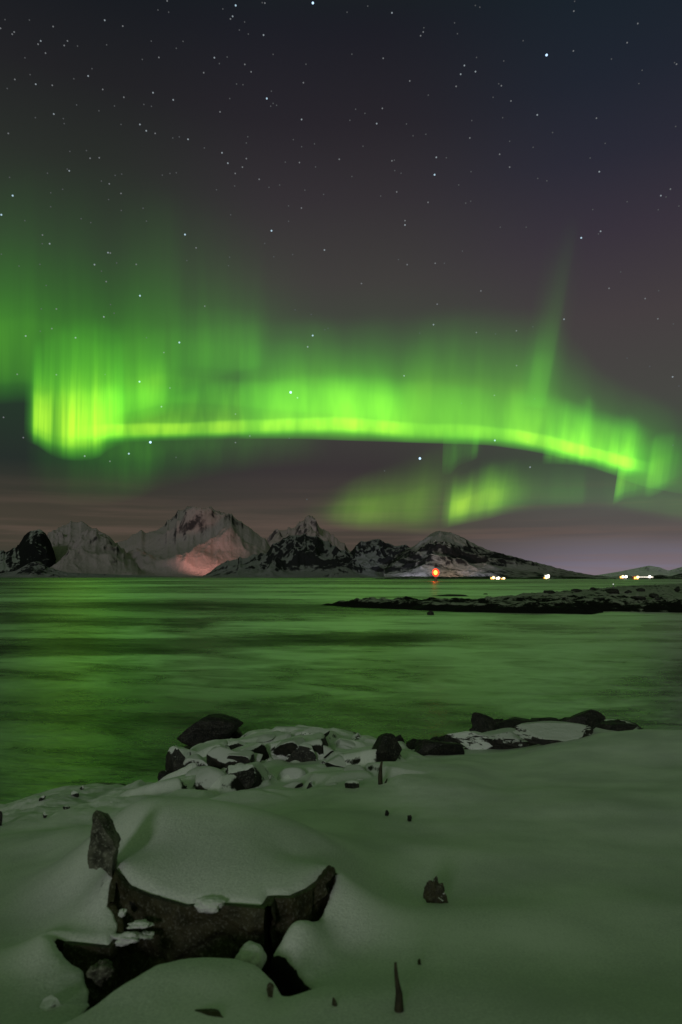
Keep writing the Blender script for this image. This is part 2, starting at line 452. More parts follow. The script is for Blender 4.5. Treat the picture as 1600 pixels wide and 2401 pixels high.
def hit(px, py, start=2.4, end=60):
    """where the line of sight through a photo point first meets the snow or the water"""
    a, b = ray(px, py)
    Yv = np.geomspace(start, end, 1500)
    g = np.maximum(ground(a * Yv, Yv, False), 0.0)
    zz = EYE + b * Yv
    i = np.argmax(zz < g)
    if not (zz < g).any(): i = len(Yv) - 1
    return a * Yv[i], Yv[i], g[i]

# ------------------------------------------------------------------ big boulder: rock walls round the pit
def wall(name, pts, depth_top, depth_bot, back, lean, mat, parent, seed=1.0, nv=46, amp=0.02):
    """a slab of rock whose face follows a line of plan points; lean pushes the foot towards the viewer"""
    P = resample([at(*p) for p in pts], 0.012)
    T = np.gradient(P[:, :2], axis=0)
    k = 9; ker = np.ones(k) / k
    T = np.stack([np.convolve(np.pad(T[:, j], k // 2, mode='edge'), ker, 'valid') for j in (0, 1)], 1)
    T /= np.linalg.norm(T, axis=1)[:, None] + 1e-9
    N = np.stack([T[:, 1], -T[:, 0]], 1)
    n = len(P)
    zt = P[:, 2] - depth_top
    rows = []
    vs = np.linspace(0, 1, nv)
    for v in vs:
        z = zt - v * depth_bot
        f = 0.028 + lean * v
        x = P[:, 0] + N[:, 0] * f; y = P[:, 1] + N[:, 1] * f
        d = amp * (ridged(P[:, 0] * 3 + seed, z * 5, P[:, 1] * 3, 4) - 0.8) + amp * 0.5 * fbm(x * 14, y * 14, z * 14, 3)
        d += amp * 1.2 * np.floor(2.2 * fbm(x * 2.5 + seed, y * 2.5, z * 4 + seed, 2) + 0.5)
        d *= min(1, v * 6 + 0.25)
        rows.append(np.stack([x + N[:, 0] * d, y + N[:, 1] * d, z], 1))
    back = min(back, 0.1)
    rows.append(np.stack([P[:, 0] - N[:, 0] * back, P[:, 1] - N[:, 1] * back, rows[-1][:, 2]], 1))
    rows.append(np.stack([P[:, 0] - N[:, 0] * back, P[:, 1] - N[:, 1] * back, zt - 0.03], 1))
    rows.append(np.stack([P[:, 0] + N[:, 0] * 0.0, P[:, 1] + N[:, 1] * 0.0, zt], 1))
    rows.append(rows[0])
    V = np.stack(rows, 0)
    nr = len(rows)
    f = grid_faces(nr, n)
    # caps at both ends
    c0 = [r * n for r in range(nr)]
    return mesh(name, V.reshape(-1, 3), f, mat, parent)

bpos = at(450, 2200, 4.0)
boulder = empty("boulder", (0, 0, 0))
tag(boulder, "big brown boulder capped by a snow dome at lower left", "boulder")
wall("rock_face", [(258, 2110, 3.95), (262, 2060, 4.05)] + LIP[:6], 0.012, 0.62, 0.015, 0.07, ROCK_BROWN, boulder, 1.0, amp=0.016)
wall("rock_face", LIP[5:] + PITR[:1], 0.012, 0.62, 0.10, 0.05, ROCK_BROWN, boulder, 4.0, amp=0.018)
wall("rock_ledge", [(150, 2196, 3.73)] + LEFT[6:11], 0.03, 0.5, 0.012, 0.10, ROCK_BROWN, boulder, 7.0, amp=0.016)
# rock floor of the hollow
gx, gy = np.meshgrid(np.linspace(-1.7, 0.05, 150), np.linspace(2.75, 4.35, 140))
gz = HB(gx, gy) - 0.36 + 0.06 * (ridged(gx * 2.2, gy * 2.2, 3.0, 4) - 0.8) + 0.10 * sst(gy, 3.3, 4.2)
gz += 0.12 * np.exp(-((gx + 1.15) ** 2 + (gy - 3.2) ** 2) / 0.06)
g0 = np.stack([gx, gy, gz], -1).reshape(-1, 3)
mesh("bedrock", g0, grid_faces(*gx.shape), ROCK_BROWN, boulder)

def prism(name, outline, Y, thick, mat, parent=None, seed=0.0, amp=0.006, tilt=0.0, sub=4):
    """solid stone from an outline at distance Y with real thickness, bulged and chipped"""
    P = np.array([at(px, py, Y) for px, py in outline])
    c = P.mean(0)
    bm = bmesh.new()
    fr = [bm.verts.new(p + np.array([0, (-(0.35) * thick), 0]) * 1.0 + (c - p) * 0.12) for p in P]
    mi = [bm.verts.new(p) for p in P]
    bk = [bm.verts.new(p + np.array([0, thick * 0.65, 0]) + (c - p) * 0.25) for p in P]
    n = len(P)
    for A, B in ((fr, mi), (mi, bk)):
        for i in range(n): bm.faces.new((A[i], A[(i + 1) % n], B[(i + 1) % n], B[i]))
    bm.faces.new(fr[::-1]); bm.faces.new(bk)
    bmesh.ops.triangulate(bm, faces=bm.faces[:])
    size = max(np.ptp(P, axis=0))
    for _ in range(sub):
        long_e = [e for e in bm.edges if e.calc_length() > size * 0.05]
        if not long_e: break
        bmesh.ops.subdivide_edges(bm, edges=long_e, cuts=1)
        bmesh.ops.triangulate(bm, faces=[f for f in bm.faces if len(f.verts) > 3])
    bmesh.ops.recalc_face_normals(bm, faces=bm.faces)
    bm.normal_update()
    V = np.array([v.co for v in bm.verts]); N = np.array([v.normal for v in bm.verts])
    k = 3.0 / size
    d = amp * (fbm(V[:, 0] * k + seed, V[:, 1] * k, V[:, 2] * k, 5, 0.6) * 1.8)
    for v, nn, dd in zip(bm.verts, N, d): v.co = v.co + type(v.co)(nn * dd)
    return from_bm(name, bm, mat, parent, smooth=False)

prism("rock_shard", [(227, 1900), (238, 1906), (250, 1924), (262, 1945), (276, 1966), (283, 1985), (274, 2005), (272, 2056), (260, 2044), (244, 2030), (232, 2038), (212, 2036), (208, 2005), (213, 1975), (216, 1950), (219, 1925), (222, 1908)],
      4.12, 0.14, ROCK_GREY, boulder, 3.0, 0.010)
# small ridge of rock poking out at the right end of the boulder
prism("rock_tip", [(700, 2100), (730, 2076), (758, 2048), (772, 2030), (782, 2033), (786, 2044), (768, 2064), (748, 2084), (772, 2088), (752, 2104), (735, 2118), (712, 2120)],
      4.14, 0.12, ROCK_BROWN, boulder, 9.0, 0.008)

def blob(name, px, py, Y, rx, ry, rz, mat, parent=None, seed=0.0, amp=0.12):
    bm = bmesh.new(); bmesh.ops.create_icosphere(bm, subdivisions=4, radius=1.0)
    c = np.array(at(px, py, Y))
    V = np.array([v.co for v in bm.verts])
    V *= (1 + amp * fbm(V[:, 0] * 1.3 + seed, V[:, 1] * 1.3, V[:, 2] * 1.3, 3))[:, None]
    V = V * np.array([rx, ry, rz]) + c
    for v, p in zip(bm.verts, V): v.co = p
    return from_bm(name, bm, mat, parent, smooth=True)
# pads of snow caught on the rock
blob("snow_pad", 588, 2250, 3.55, 0.072, 0.09, 0.07, SNOW, boulder, 2.0, 0.3)
blob("snow_pad", 492, 2122, 3.84, 0.075, 0.05, 0.034, SNOW, boulder, 5.0, 0.5)
blob("snow_pad", 300, 2200, 3.74, 0.07, 0.04, 0.024, SNOW, boulder, 7.0, 1.0)
blob("snow_pad", 330, 2168, 3.78, 0.055, 0.035, 0.012, SNOW, boulder, 8.0, 1.0)
blob("snow_pad", 345, 2193, 3.78, 0.035, 0.03, 0.014, SNOW, boulder, 9.0, 1.0)
blob("snow_pad", 288, 2140, 3.86, 0.02, 0.02, 0.018, SNOW, boulder, 3.0, 0.6)
blob("snow_pad", 238, 2278, 3.30, 0.05, 0.05, 0.04, ROCK_GREY, boulder, 4.0, 0.7)

# ------------------------------------------------------------------ shore rocks
def facet_rock(name, cx, cy, wpx, hpx, mat, label, seed, depth=0.8, facets=14, sink=0.18, Y=None, group=None, rough=0.03, cat="rock", rotz=None, box=0.0):
    rs = np.random.RandomState(seed)
    if Y is None:
        hx, Y, hz = hit(cx, cy + hpx * 0.5)
    bm = bmesh.new(); bmesh.ops.create_icosphere(bm, subdivisions=4 if wpx > 24 else 3, radius=1.0)
    V = np.array([v.co for v in bm.verts])
    for _ in range(facets):
        n = rs.normal(size=3); n[2] *= 0.8; n /= np.linalg.norm(n)
        d = rs.uniform(0.42, 0.82)
        V -= np.maximum(0, V @ n - d)[:, None] * n
    V /= np.ptp(V, axis=0) / 2.0; V -= (V.max(0) + V.min(0)) / 2
    V += V * (rough * 3 * fbm(V[:, 0] * 2.1 + seed, V[:, 1] * 2.1, V[:, 2] * 2.1, 4, 0.6))[:, None]
    w_ = wpx / FPX * Y / 2; h_ = hpx / FPX * Y / 2 * (1 + sink)
    V *= np.array([w_, w_ * depth, h_])
    c = np.array(at(cx, cy + hpx * 0.5 * sink, Y)); c[1] += w_ * depth * 0.35
    base = c.copy(); base[2] -= h_
    for v, p in zip(bm.verts, V + (c - base)): v.co = p
    soft = mat.name.startswith("snow_covered")
    if soft:
        for _ in range(3): bmesh.ops.smooth_vert(bm, verts=bm.verts[:], factor=0.5, use_axis_x=True, use_axis_y=True, use_axis_z=True)
    o = from_bm(name, bm, mat, None, smooth=soft)
    o.location = base
    tag(o, label, cat, group)
    return o

B_, D_, S_ = ROCK_BARE, ROCK_DUST, ROCK_SNOWY
rocks = [
    # name, cx, cy, w, h, mat, label
    ("sea_rock", 492, 1712, 150, 66, B_, "big bare black rock standing alone in the water at the shore"),
    ("sea_rock", 533, 1708, 70, 50, B_, "smaller black rock leaning on the right side of the big bare sea rock"),
    ("rock", 425, 1785, 76, 66, D_, "dark rock at the left tip of the rocky point, with snow on its top"),
    ("rock", 388, 1822, 34, 28, B_, "little black wedge of rock where the snow bank meets the green water"),
    ("rock", 450, 1806, 40, 30, S_, "snowy stone with a black side just right of the tip of the rocky point"),
    ("rock", 528, 1778, 92, 52, S_, "largest snow-covered block below the big bare sea rock"),
    ("rock", 560, 1752, 56, 30, D_, "half bare stone behind the largest snow-covered block"),
    ("rock", 592, 1782, 50, 40, S_, "snowy block with a black underside, right of the largest block"),
    ("rock", 640, 1775, 44, 24, S_, "low snowy stone in the line of black undersides"),
    ("rock", 685, 1757, 84, 44, S_, "broad grey stone thinly covered with snow on the rocky point"),
    ("rock", 740, 1722, 64, 24, D_, "flat dark ledge at the water edge in the middle of the shore"),
    ("rock", 612, 1735, 70, 22, S_, "flat snowy slab between the sea rock and the water"),
    ("rock", 800, 1792, 76, 34, S_, "snow-hooded rock with a winged black shadow line under it"),
    ("rock", 826, 1850, 34, 38, D_, "upright dark stone stuck in smooth snow below the rocky point"),
    ("rock", 680, 1850, 60, 34, S_, "snowy stone with a black hollow in front of the dome of snow"),
    ("rock", 728, 1850, 20, 36, D_, "narrow dark stone standing next to the black hollow"),
    ("rock", 577, 1872, 22, 20, S_, "small stone half buried along the edge of the snow dome"),
    ("rock", 600, 1882, 34, 16, S_, "flattest stone poking out right above the snow dome"),
    ("rock", 500, 1862, 56, 12, D_, "thin dark ledge showing between snow dome and rocky point"),
    ("rock", 427, 1846, 22, 18, D_, "small dark stone in the snow left of the thin ledge"),
    ("rock", 520, 1822, 74, 16, S_, "curved low stone under snow in front of the largest block"),
    ("rock", 565, 1815, 22, 14, B_, "tiny black stone under the line of snowy blocks"),
    ("rock", 840, 1730, 34, 22, D_, "small dark stone at the water edge left of the black boulder"),
    ("rock", 872, 1762, 26, 14, B_, "dark sliver of rock against the left foot of the black boulder"),
    ("rock", 908, 1757, 72, 62, B_, "black boulder with pale veins at the middle of the shore"),
    ("rock", 935, 1735, 30, 26, B_, "rounded black stone behind the veined black boulder"),
    ("rock", 975, 1752, 44, 32, B_, "round black stone right of the veined black boulder"),
    ("rock", 922, 1795, 46, 12, D_, "thin dark edge of stone in snow under the veined black boulder"),
    ("ledge_rock", 1030, 1762, 120, 50, B_, "wide black ledge ending in scalloped snow"),
    ("ledge_rock", 1045, 1733, 40, 20, B_, "small black knob above the wide black ledge"),
    ("ledge_rock", 1110, 1742, 150, 48, D_, "long dark ledge below the round-headed rock"),
    ("ledge_rock", 1140, 1703, 62, 58, B_, "round-headed black rock rising above the shore ledge"),
    ("ledge_rock", 1215, 1704, 150, 30, B_, "long low black ledge right of the round-headed rock"),
    ("ledge_rock", 1285, 1697, 80, 22, B_, "short black ledge between the long ledge and the humped rock"),
    ("ledge_rock", 1200, 1736, 160, 36, ROCK_SLAB, "snow-dusted sloping slab below the long low ledge"),
    ("ledge_rock", 1305, 1720, 190, 36, ROCK_SLAB, "broad snowy slab leaning on the humped black rock"),
    ("ledge_rock", 1365, 1692, 120, 50, B_, "humped black rock at the right end of the shore ledge"),
    ("ledge_rock", 1440, 1703, 110, 16, B_, "tapering black tail of rock running into the smooth snow"),
    ("rock", 98, 1872, 14, 12, D_, "dark pebble at the left water edge, nearest the photo's left side"),
    ("rock", 176, 1862, 18, 14, D_, "dark stone in the snow at the left shore, larger of a pair"),
    ("rock", 192, 1847, 12, 9, D_, "dark pebble just above the larger stone of the left shore"),
    ("rock", 105, 1912, 12, 12, D_, "small dark stone halfway down the left snow bank"),
    ("rock", 154, 1894, 16, 7, D_, "flat grey stone lying in the left snow bank"),
    ("rock", 262, 1884, 14, 8, D_, "faint grey pebble above the tip of the rock shard"),
    ("rock", 1, 1920, 12, 34, B_, "dark stone cut off by the left edge of the photo"),
    ("rock", 310, 1855, 14, 14, D_, "dark notch of stone where the snow bank turns to the water"),
    ("rock", 908, 1907, 10, 13, B_, "small dark lump at a dimple in smooth snow, left one of two"),  # dark solid set where the snow dimples
    ("rock", 961, 1919, 10, 14, B_, "small dark lump at a dimple in smooth snow, right one of two"),  # second dark solid, at the neighbouring dimple
]
for i, (nm, cx, cy, wp, hp, mt, lb) in enumerate(rocks):
    facet_rock(nm, cx, cy, wp, hp, mt, lb, 100 + i * 3, depth=0.75 if wp < 90 else 0.55,
               group="rocks along the near shore" if i < 38 else "small stones in the near snow")

rr = random.Random(11)
LP = [(985, 1748), (1060, 1736), (1110, 1722), (1160, 1701), (1300, 1693), (1420, 1697), (1480, 1702)]
for i in range(16):
    cx = 985 + (i + rr.random()) / 16 * 480
    cy = float(np.interp(cx, [p[0] for p in LP], [p[1] for p in LP])) + rr.uniform(-4, 6)
    wp = rr.uniform(40, 80); hp = rr.uniform(16, 30) * (0.55 if cx > 1400 else 1)
    facet_rock("ledge_rock", cx, cy, wp, hp, ROCK_BARE, "small jagged black rock in the row along the shore ledge", 900 + i, depth=0.6, sink=0.3, facets=8, rough=0.08,
               group="jagged rocks of the shore ledge")
rr = random.Random(5)
for i in range(26):
    cx = rr.uniform(410, 850); cy = 1748 + (cx - 410) * 0.0 + rr.uniform(0, 105)
    if cy < 1760 and cx < 470: cy += 40
    wp = rr.uniform(28, 84); hp = wp * rr.uniform(0.35, 0.6)
    facet_rock("rock", cx, cy, wp, hp, ROCK_SNOWY if rr.random() < .8 else ROCK_DUST, "low snow-covered stone in the rubble of the rocky point", 700 + i, depth=0.8, sink=0.75, facets=9,
               group="snowy rubble of the rocky point")

# near small things in the snow
facet_rock("rock", 1020, 2092, 46, 50, rock_mat("mossy_rock", 0.75, (0.02, 0.018, 0.01, 1), (0.05, 0.045, 0.02, 1), scale=5.0, lichen=0.4),
           "ragged brown rock sticking out of open snow right of the boulder", 77, depth=0.5, facets=10, rough=0.22, sink=0.5)
facet_rock("rock", 785, 2366, 22, 44, ROCK_BROWN, "dark shape for the shade in a snow hollow at the bottom, right of the snow domes", 78, depth=0.6, Y=2.95)  # dark solid put in for the shade of a hole in the snow
facet_rock("rock", 634, 2322, 16, 30, ROCK_BROWN, "dark shape for the shade in a dip between the two bottom snow domes", 79, depth=0.6, Y=3.02)  # dark solid placed where the snow only dips into shade
facet_rock("rock", 486, 2386, 80, 20, ROCK_BROWN, "dark slanting shape for a shaded snow crack cut by the bottom edge of the photo", 80, depth=0.5, Y=2.78)  # dark solid standing for the hollow shade of a crack
facet_rock("rock", 984, 2256, 8, 13, ROCK_BROWN, "tiny dark stone in open snow above the stake", 81)
facet_rock("rock", 118, 2376, 60, 44, ROCK_DUST, "grey snow-dusted stone at the bottom left corner of the hollow", 82, Y=3.05)

def stake(name, pts, Yb, rad, mat, label, cat):
    """tapered, slightly crooked stick through photo points, foot first"""
    P = [np.array(at(px, py, Yb)) for px, py in pts]
    bm = bmesh.new(); rings = []
    n = 10
    for k, p in enumerate(P):
        r = rad[k]
        rings.append([bm.verts.new(p + np.array([math.cos(a) * r * (1 + 0.2 * math.sin(a * 3 + k)), math.sin(a) * r, 0])) for a in np.linspace(0, 2 * math.pi, n, endpoint=False)])
    for A, B in zip(rings, rings[1:]):
        for i in range(n): bm.faces.new((A[i], A[(i + 1) % n], B[(i + 1) % n], B[i]))
    bm.faces.new(rings[0][::-1]); bm.faces.new(rings[-1])
    return tag(from_bm(name, bm, mat, None, True), label, cat)
WOOD = rock_mat("weathered_wood", 3.0, (0.02, 0.018, 0.01, 1), (0.06, 0.05, 0.03, 1), scale=3.0)
xh = hit(933, 2372)[1]
stake("stake", [(932, 2392), (935, 2370), (935, 2330), (931, 2300), (929, 2275), (928, 2257)], xh, [0.018, 0.018, 0.014, 0.009, 0.007, 0.005], WOOD,
      "thin dark wooden stake standing in the snow near the bottom", "stake")
xh = hit(893, 1862)[1]
stake("stem", [(893, 1872), (892, 1845), (891, 1820), (893, 1800), (896, 1785)], xh, [0.022, 0.03, 0.03, 0.02, 0.012], WOOD,
      "straight dark dry stem rising from snow below the veined boulder", "plant stem")
stake("stem", [(894, 1868), (900, 1845), (908, 1826)], xh, [0.018, 0.018, 0.008], WOOD,
      "shorter leaning dry stem beside the straight one below the veined boulder", "plant stem")

# ------------------------------------------------------------------ water
def water_mat():
    m, t, out = new_mat("sea_water")
    g = t.new('ShaderNodeNewGeometry'); P = g.outputs['Position']
    x, y, z = t.sep(P)
    # pattern space: crests lie across the view, longer far out
    ly = t.m('LOGARITHM', t.m('MAXIMUM', y, 3.0), 2.718)
    ux = t.m('DIVIDE', x, t.m('MAXIMUM', y, 3.0))
    v = t.xyz(t.m('MULTIPLY', ux, 2.2), t.m('ADD', t.m('MULTIPLY', ly, 3.4), t.m('MULTIPLY', ux, 0.35)), 0.0)
    big = t.noise(v, 1.25, 5, 0.55, 0.5)
    med = t.noise(v, 4.5, 5, 0.6, 0.8)
    bp = t.noise(t.mapping(P, (0.35, 1.0, 1.0)), 1.3, 5, 0.6, 0.4)
    bp2 = t.noise(t.mapping(P, (0.5, 1.0, 1.0)), 6.0, 3, 0.6)
    height = t.m('ADD', t.m('MULTIPLY', bp, 0.8), t.m('MULTIPLY', bp2, 0.18))
    # long calm slick lying across the bay, about forty metres out
    sx = t.m('ADD', y, t.m('MULTIPLY', x, -0.28))
    wob = t.m('MULTIPLY', t.m('SUBTRACT', t.noise(t.mapping(P, (0.06, 0.10, 1)), 1.0, 4, 0.6), 0.5), 26.0)
    d = t.m('ABSOLUTE', t.m('SUBTRACT', t.m('ADD', sx, wob), 46.0))
    slick = t.m('MULTIPLY', t.mr(d, 2.0, 8.0, 1.0, 0.0), t.mr(x, 4.0, 14.0, 1.0, 0.0))
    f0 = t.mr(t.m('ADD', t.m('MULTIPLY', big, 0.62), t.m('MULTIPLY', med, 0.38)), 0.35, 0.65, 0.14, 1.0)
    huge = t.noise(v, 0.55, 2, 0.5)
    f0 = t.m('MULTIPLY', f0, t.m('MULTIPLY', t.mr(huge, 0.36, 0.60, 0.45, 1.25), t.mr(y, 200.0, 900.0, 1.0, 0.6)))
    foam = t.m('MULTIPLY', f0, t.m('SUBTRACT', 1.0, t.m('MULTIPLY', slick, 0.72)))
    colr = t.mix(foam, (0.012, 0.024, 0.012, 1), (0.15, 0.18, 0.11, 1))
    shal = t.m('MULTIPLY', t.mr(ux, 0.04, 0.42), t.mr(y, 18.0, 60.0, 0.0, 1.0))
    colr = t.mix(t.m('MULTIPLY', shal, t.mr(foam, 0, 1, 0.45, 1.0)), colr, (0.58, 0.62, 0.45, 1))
    b = t.new('ShaderNodeBump'); b.inputs['Strength'].default_value = 0.30; b.inputs['Distance'].default_value = 0.25
    t.put(b.inputs['Height'], height)
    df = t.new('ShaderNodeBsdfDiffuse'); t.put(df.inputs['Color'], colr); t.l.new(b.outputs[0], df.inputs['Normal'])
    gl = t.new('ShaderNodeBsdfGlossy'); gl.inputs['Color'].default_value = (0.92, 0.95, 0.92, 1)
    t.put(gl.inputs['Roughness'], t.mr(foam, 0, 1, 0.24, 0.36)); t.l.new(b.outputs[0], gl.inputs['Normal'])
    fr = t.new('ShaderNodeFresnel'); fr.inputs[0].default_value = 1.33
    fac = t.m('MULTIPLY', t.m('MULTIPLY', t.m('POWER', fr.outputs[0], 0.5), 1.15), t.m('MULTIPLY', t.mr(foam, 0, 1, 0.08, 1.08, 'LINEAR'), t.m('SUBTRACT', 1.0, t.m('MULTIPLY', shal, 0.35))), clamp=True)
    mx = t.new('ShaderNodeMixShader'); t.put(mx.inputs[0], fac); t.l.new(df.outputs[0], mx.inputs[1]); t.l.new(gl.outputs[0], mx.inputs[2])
    t.l.new(mx.outputs[0], out.inputs[0])
    return m
WATER = water_mat()
yy = np.r_[-30, np.geomspace(4, 60000, 60)]; uu = np.linspace(-1.6, 1.6, 9)
U, Yw = np.meshgrid(uu, yy); Xw = U * np.maximum(Yw, 60)
tag(mesh("sea_water", np.stack([Xw, Yw, 0 * Xw], -1).reshape(-1, 3), grid_faces(*Xw.shape), WATER), kind='structure')

# ------------------------------------------------------------------ mountains
def mtn_mat(name, snow, rock, thr, scale, soft=0.12, amp=0.8, alt=None):
    m, t, out = new_mat(name)
    g = t.new('ShaderNodeNewGeometry'); nz = t.sep(g.outputs['Normal'])[2]
    P = g.outputs['Position']
    n = t.noise(t.mapping(P, (1, 0.6, 0.7), rot=(0, R(25), 0)), scale, 7, 0.66, 0.6)
    n2 = t.noise(P, scale * 0.22, 3, 0.5)
    k = t.m('ADD', t.m('ADD', nz, t.m('MULTIPLY', t.m('SUBTRACT', n, 0.5), amp)), t.m('MULTIPLY', t.m('SUBTRACT', n2, 0.5), amp * 0.9))
    if alt: k = t.m('ADD', k, t.mr(t.sep(P)[2], alt[0], alt[1], 0.0, alt[2]))
    mask = t.mr(k, thr - soft, thr + soft)
    colr = t.mix(mask, rock, snow)
    principled(t, out, colr, 0.9, n, 1.0 / scale * 0.35, 0.8, 0.1)
    return m
M_SNOW = mtn_mat("snowy_mountain", (0.37, 0.30, 0.345, 1), (0.055, 0.047, 0.06, 1), 0.40, 0.013, 0.12, 1.0)
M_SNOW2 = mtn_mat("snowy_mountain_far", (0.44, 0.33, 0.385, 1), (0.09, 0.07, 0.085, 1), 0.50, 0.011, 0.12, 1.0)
M_DARK = mtn_mat("dark_mountain", (0.30, 0.30, 0.32, 1), (0.012, 0.012, 0.015, 1), 0.86, 0.018, 0.08, 0.9)
M_HILL = mtn_mat("dark_hill", (0.24, 0.23, 0.26, 1), (0.025, 0.024, 0.03, 1), 0.80, 0.018, 0.07, 0.9)
M_CONE = mtn_mat("cone_mountain", (0.30, 0.27, 0.29, 1), (0.02, 0.018, 0.022, 1), 0.92, 0.016, 0.10, 0.9, (175, 225, 0.6))
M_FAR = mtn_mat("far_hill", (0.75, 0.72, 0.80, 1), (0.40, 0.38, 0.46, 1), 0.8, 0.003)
M_LOW = mtn_mat("low_shore", (0.40, 0.42, 0.40, 1), (0.02, 0.022, 0.02, 1), 1.05, 0.02)

def mountain(name, pts, D, front, back, mat, seed, namp=0.22, nscale=1.0, power=1.0, warp=0.012, step=2.0, nt=130, jag=0.0):
    pts = np.array(pts, float)
    px = np.arange(pts[0, 0], pts[-1, 0] + step, step)
    py = np.interp(px, pts[:, 0], pts[:, 1])
    ker = np.hanning(7); ker /= ker.sum(); py = np.convolve(np.pad(py, 3, mode='edge'), ker, 'valid')
    py = py - jag * (ridged(px * 0.045 + seed, 0.5, seed, 4) - 0.75) * np.clip((1356 - py) / 30, 0, 1)
    a = (px - 800) / FPX
    ridge = np.array([EYE + ray(x, y)[1] * D for x, y in zip(px, py)])
    ts = np.r_[-np.linspace(1, 0, nt) ** 1.0, np.linspace(0, 1, 14)[1:]]
    A, T = np.meshgrid(a, ts); H = np.broadcast_to(ridge, A.shape)
    Yd = D + np.where(T < 0, T * front, T * back)
    Xd = A * Yd
    prof = np.clip(1 - np.abs(T), 0, 1) ** power
    if warp:
        # spurs: the ridge line is looked up a little to the side further down the slope
        sh = warp * fbm(A * 60 + seed, Yd / D * 9, seed, 3) * np.abs(T)
        idx = np.clip((A + sh - a[0]) / (a[1] - a[0]), 0, len(a) - 1)
        H = np.interp(idx, np.arange(len(a)), ridge)
    env = np.clip(np.abs(T) * 5, 0, 1) * (1 - np.abs(T)) ** 0.6
    sc = nscale * 9.0 / D * 1000
    fx = 1.0 / (np.max(ridge) * 1.25) * nscale
    wpx = 0.35 * fbm(Xd * fx * 0.8, Yd * fx * 0.8, seed + 3, 3); wpy = 0.35 * fbm(Xd * fx * 0.8, Yd * fx * 0.8, seed + 9, 3)
    nz = ridged(Xd * fx + wpx, Yd * fx * 0.8 + wpy, seed, 7) - 1.05
    Zd = H * prof + namp * H * env * nz - 6 * np.abs(T) ** 3 - 1
    # never rise above the ridge line as seen from the bay
    lim = EYE + (ridge - EYE) / D * Yd
    Zd = np.where(T < 0, np.minimum(Zd, lim * 0.985 + 0.015 * Zd), np.minimum(Zd, ridge))
    o = mesh(name, np.stack([Xd, Yd, Zd], -1).reshape(-1, 3), grid_faces(*A.shape), mat)
    return tag(o, kind='structure')

mountain("mountain_ridge", [(600, 1300), (630, 1262), (645, 1240), (660, 1248), (700, 1230), (722, 1212), (735, 1211), (748, 1232), (770, 1248), (792, 1262), (820, 1288), (850, 1330), (880, 1352)],
         8600, 2300, 1500, M_SNOW2, 3.0, 0.30, jag=6)
mountain("mountain", [(250, 1352), (268, 1274), (300, 1264), (330, 1240), (342, 1252), (372, 1240), (395, 1218), (420, 1195), (448, 1187), (468, 1191), (488, 1186), (510, 1200), (545, 1208), (570, 1226),
                      (600, 1248), (625, 1268), (650, 1300), (690, 1352)], 6800, 2300, 1500, M_SNOW, 11.0, 0.32, jag=4)
mountain("mountain", [(80, 1352), (98, 1275), (112, 1252), (128, 1243), (150, 1232), (170, 1221), (200, 1226), (235, 1247), (262, 1264), (285, 1284), (312, 1305), (345, 1335), (380, 1353)],
         5400, 1300, 900, M_SNOW, 21.0, 0.28, jag=4)
mountain("mountain", [(-160, 1260), (-60, 1300), (0, 1288), (15, 1294), (38, 1285), (46, 1277), (56, 1254), (75, 1243), (92, 1237), (107, 1250), (120, 1268), (133, 1310), (150, 1352)],
         4700, 420, 500, M_DARK, 31.0, 0.20, power=0.7, jag=4)
mountain("foothill", [(-200, 1330), (0, 1345), (40, 1338), (75, 1318), (95, 1316), (115, 1330), (160, 1342), (260, 1346), (420, 1352), (520, 1354)], 4200, 500, 400, M_HILL, 41.0, 0.3)
mountain("mountain", [(430, 1354), (480, 1350), (510, 1326), (545, 1310), (590, 1304), (625, 1296), (640, 1274), (665, 1262), (690, 1256), (720, 1252), (745, 1258), (765, 1268), (800, 1288), (835, 1305),
                      (870, 1325), (920, 1345), (960, 1353)], 4300, 1000, 600, M_HILL, 51.0, 0.34, jag=4)
mountain("mountain", [(780, 1345), (805, 1312), (830, 1285), (848, 1270), (868, 1265), (885, 1263), (902, 1272), (935, 1281), (950, 1278), (962, 1286), (1000, 1300), (1060, 1330), (1100, 1352)],
         4600, 900, 600, M_HILL, 61.0, 0.34, jag=3)
mountain("mountain", [(900, 1320), (940, 1292), (970, 1280), (990, 1268), (1010, 1252), (1024, 1245), (1045, 1245), (1068, 1252), (1090, 1263), (1120, 1279), (1150, 1291), (1200, 1304), (1260, 1320),
                      (1320, 1335), (1380, 1347), (1430, 1352), (1480, 1353)], 4400, 1400, 800, M_CONE, 71.0, 0.26, jag=1.5)
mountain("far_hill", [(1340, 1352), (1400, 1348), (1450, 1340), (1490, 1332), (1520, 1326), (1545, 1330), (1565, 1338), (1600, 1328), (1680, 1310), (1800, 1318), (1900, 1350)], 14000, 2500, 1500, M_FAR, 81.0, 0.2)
mountain("low_shore", [(880, 1355), (960, 1350), (1040, 1352), (1120, 1350), (1200, 1352), (1290, 1350), (1400, 1352), (1440, 1351), (1520, 1350), (1545, 1346), (1570, 1350), (1590, 1344), (1640, 1340), (1800, 1345)],
         1500, 200, 300, M_LOW, 91.0, 0.3, nt=30)
mountain("skerry", [(908, 1364), (925, 1361), (950, 1362), (1000, 1362), (1060, 1362), (1100, 1361), (1160, 1362), (1240, 1364)], 640, 40, 30, M_LOW, 95.0, 0.3, nt=16)

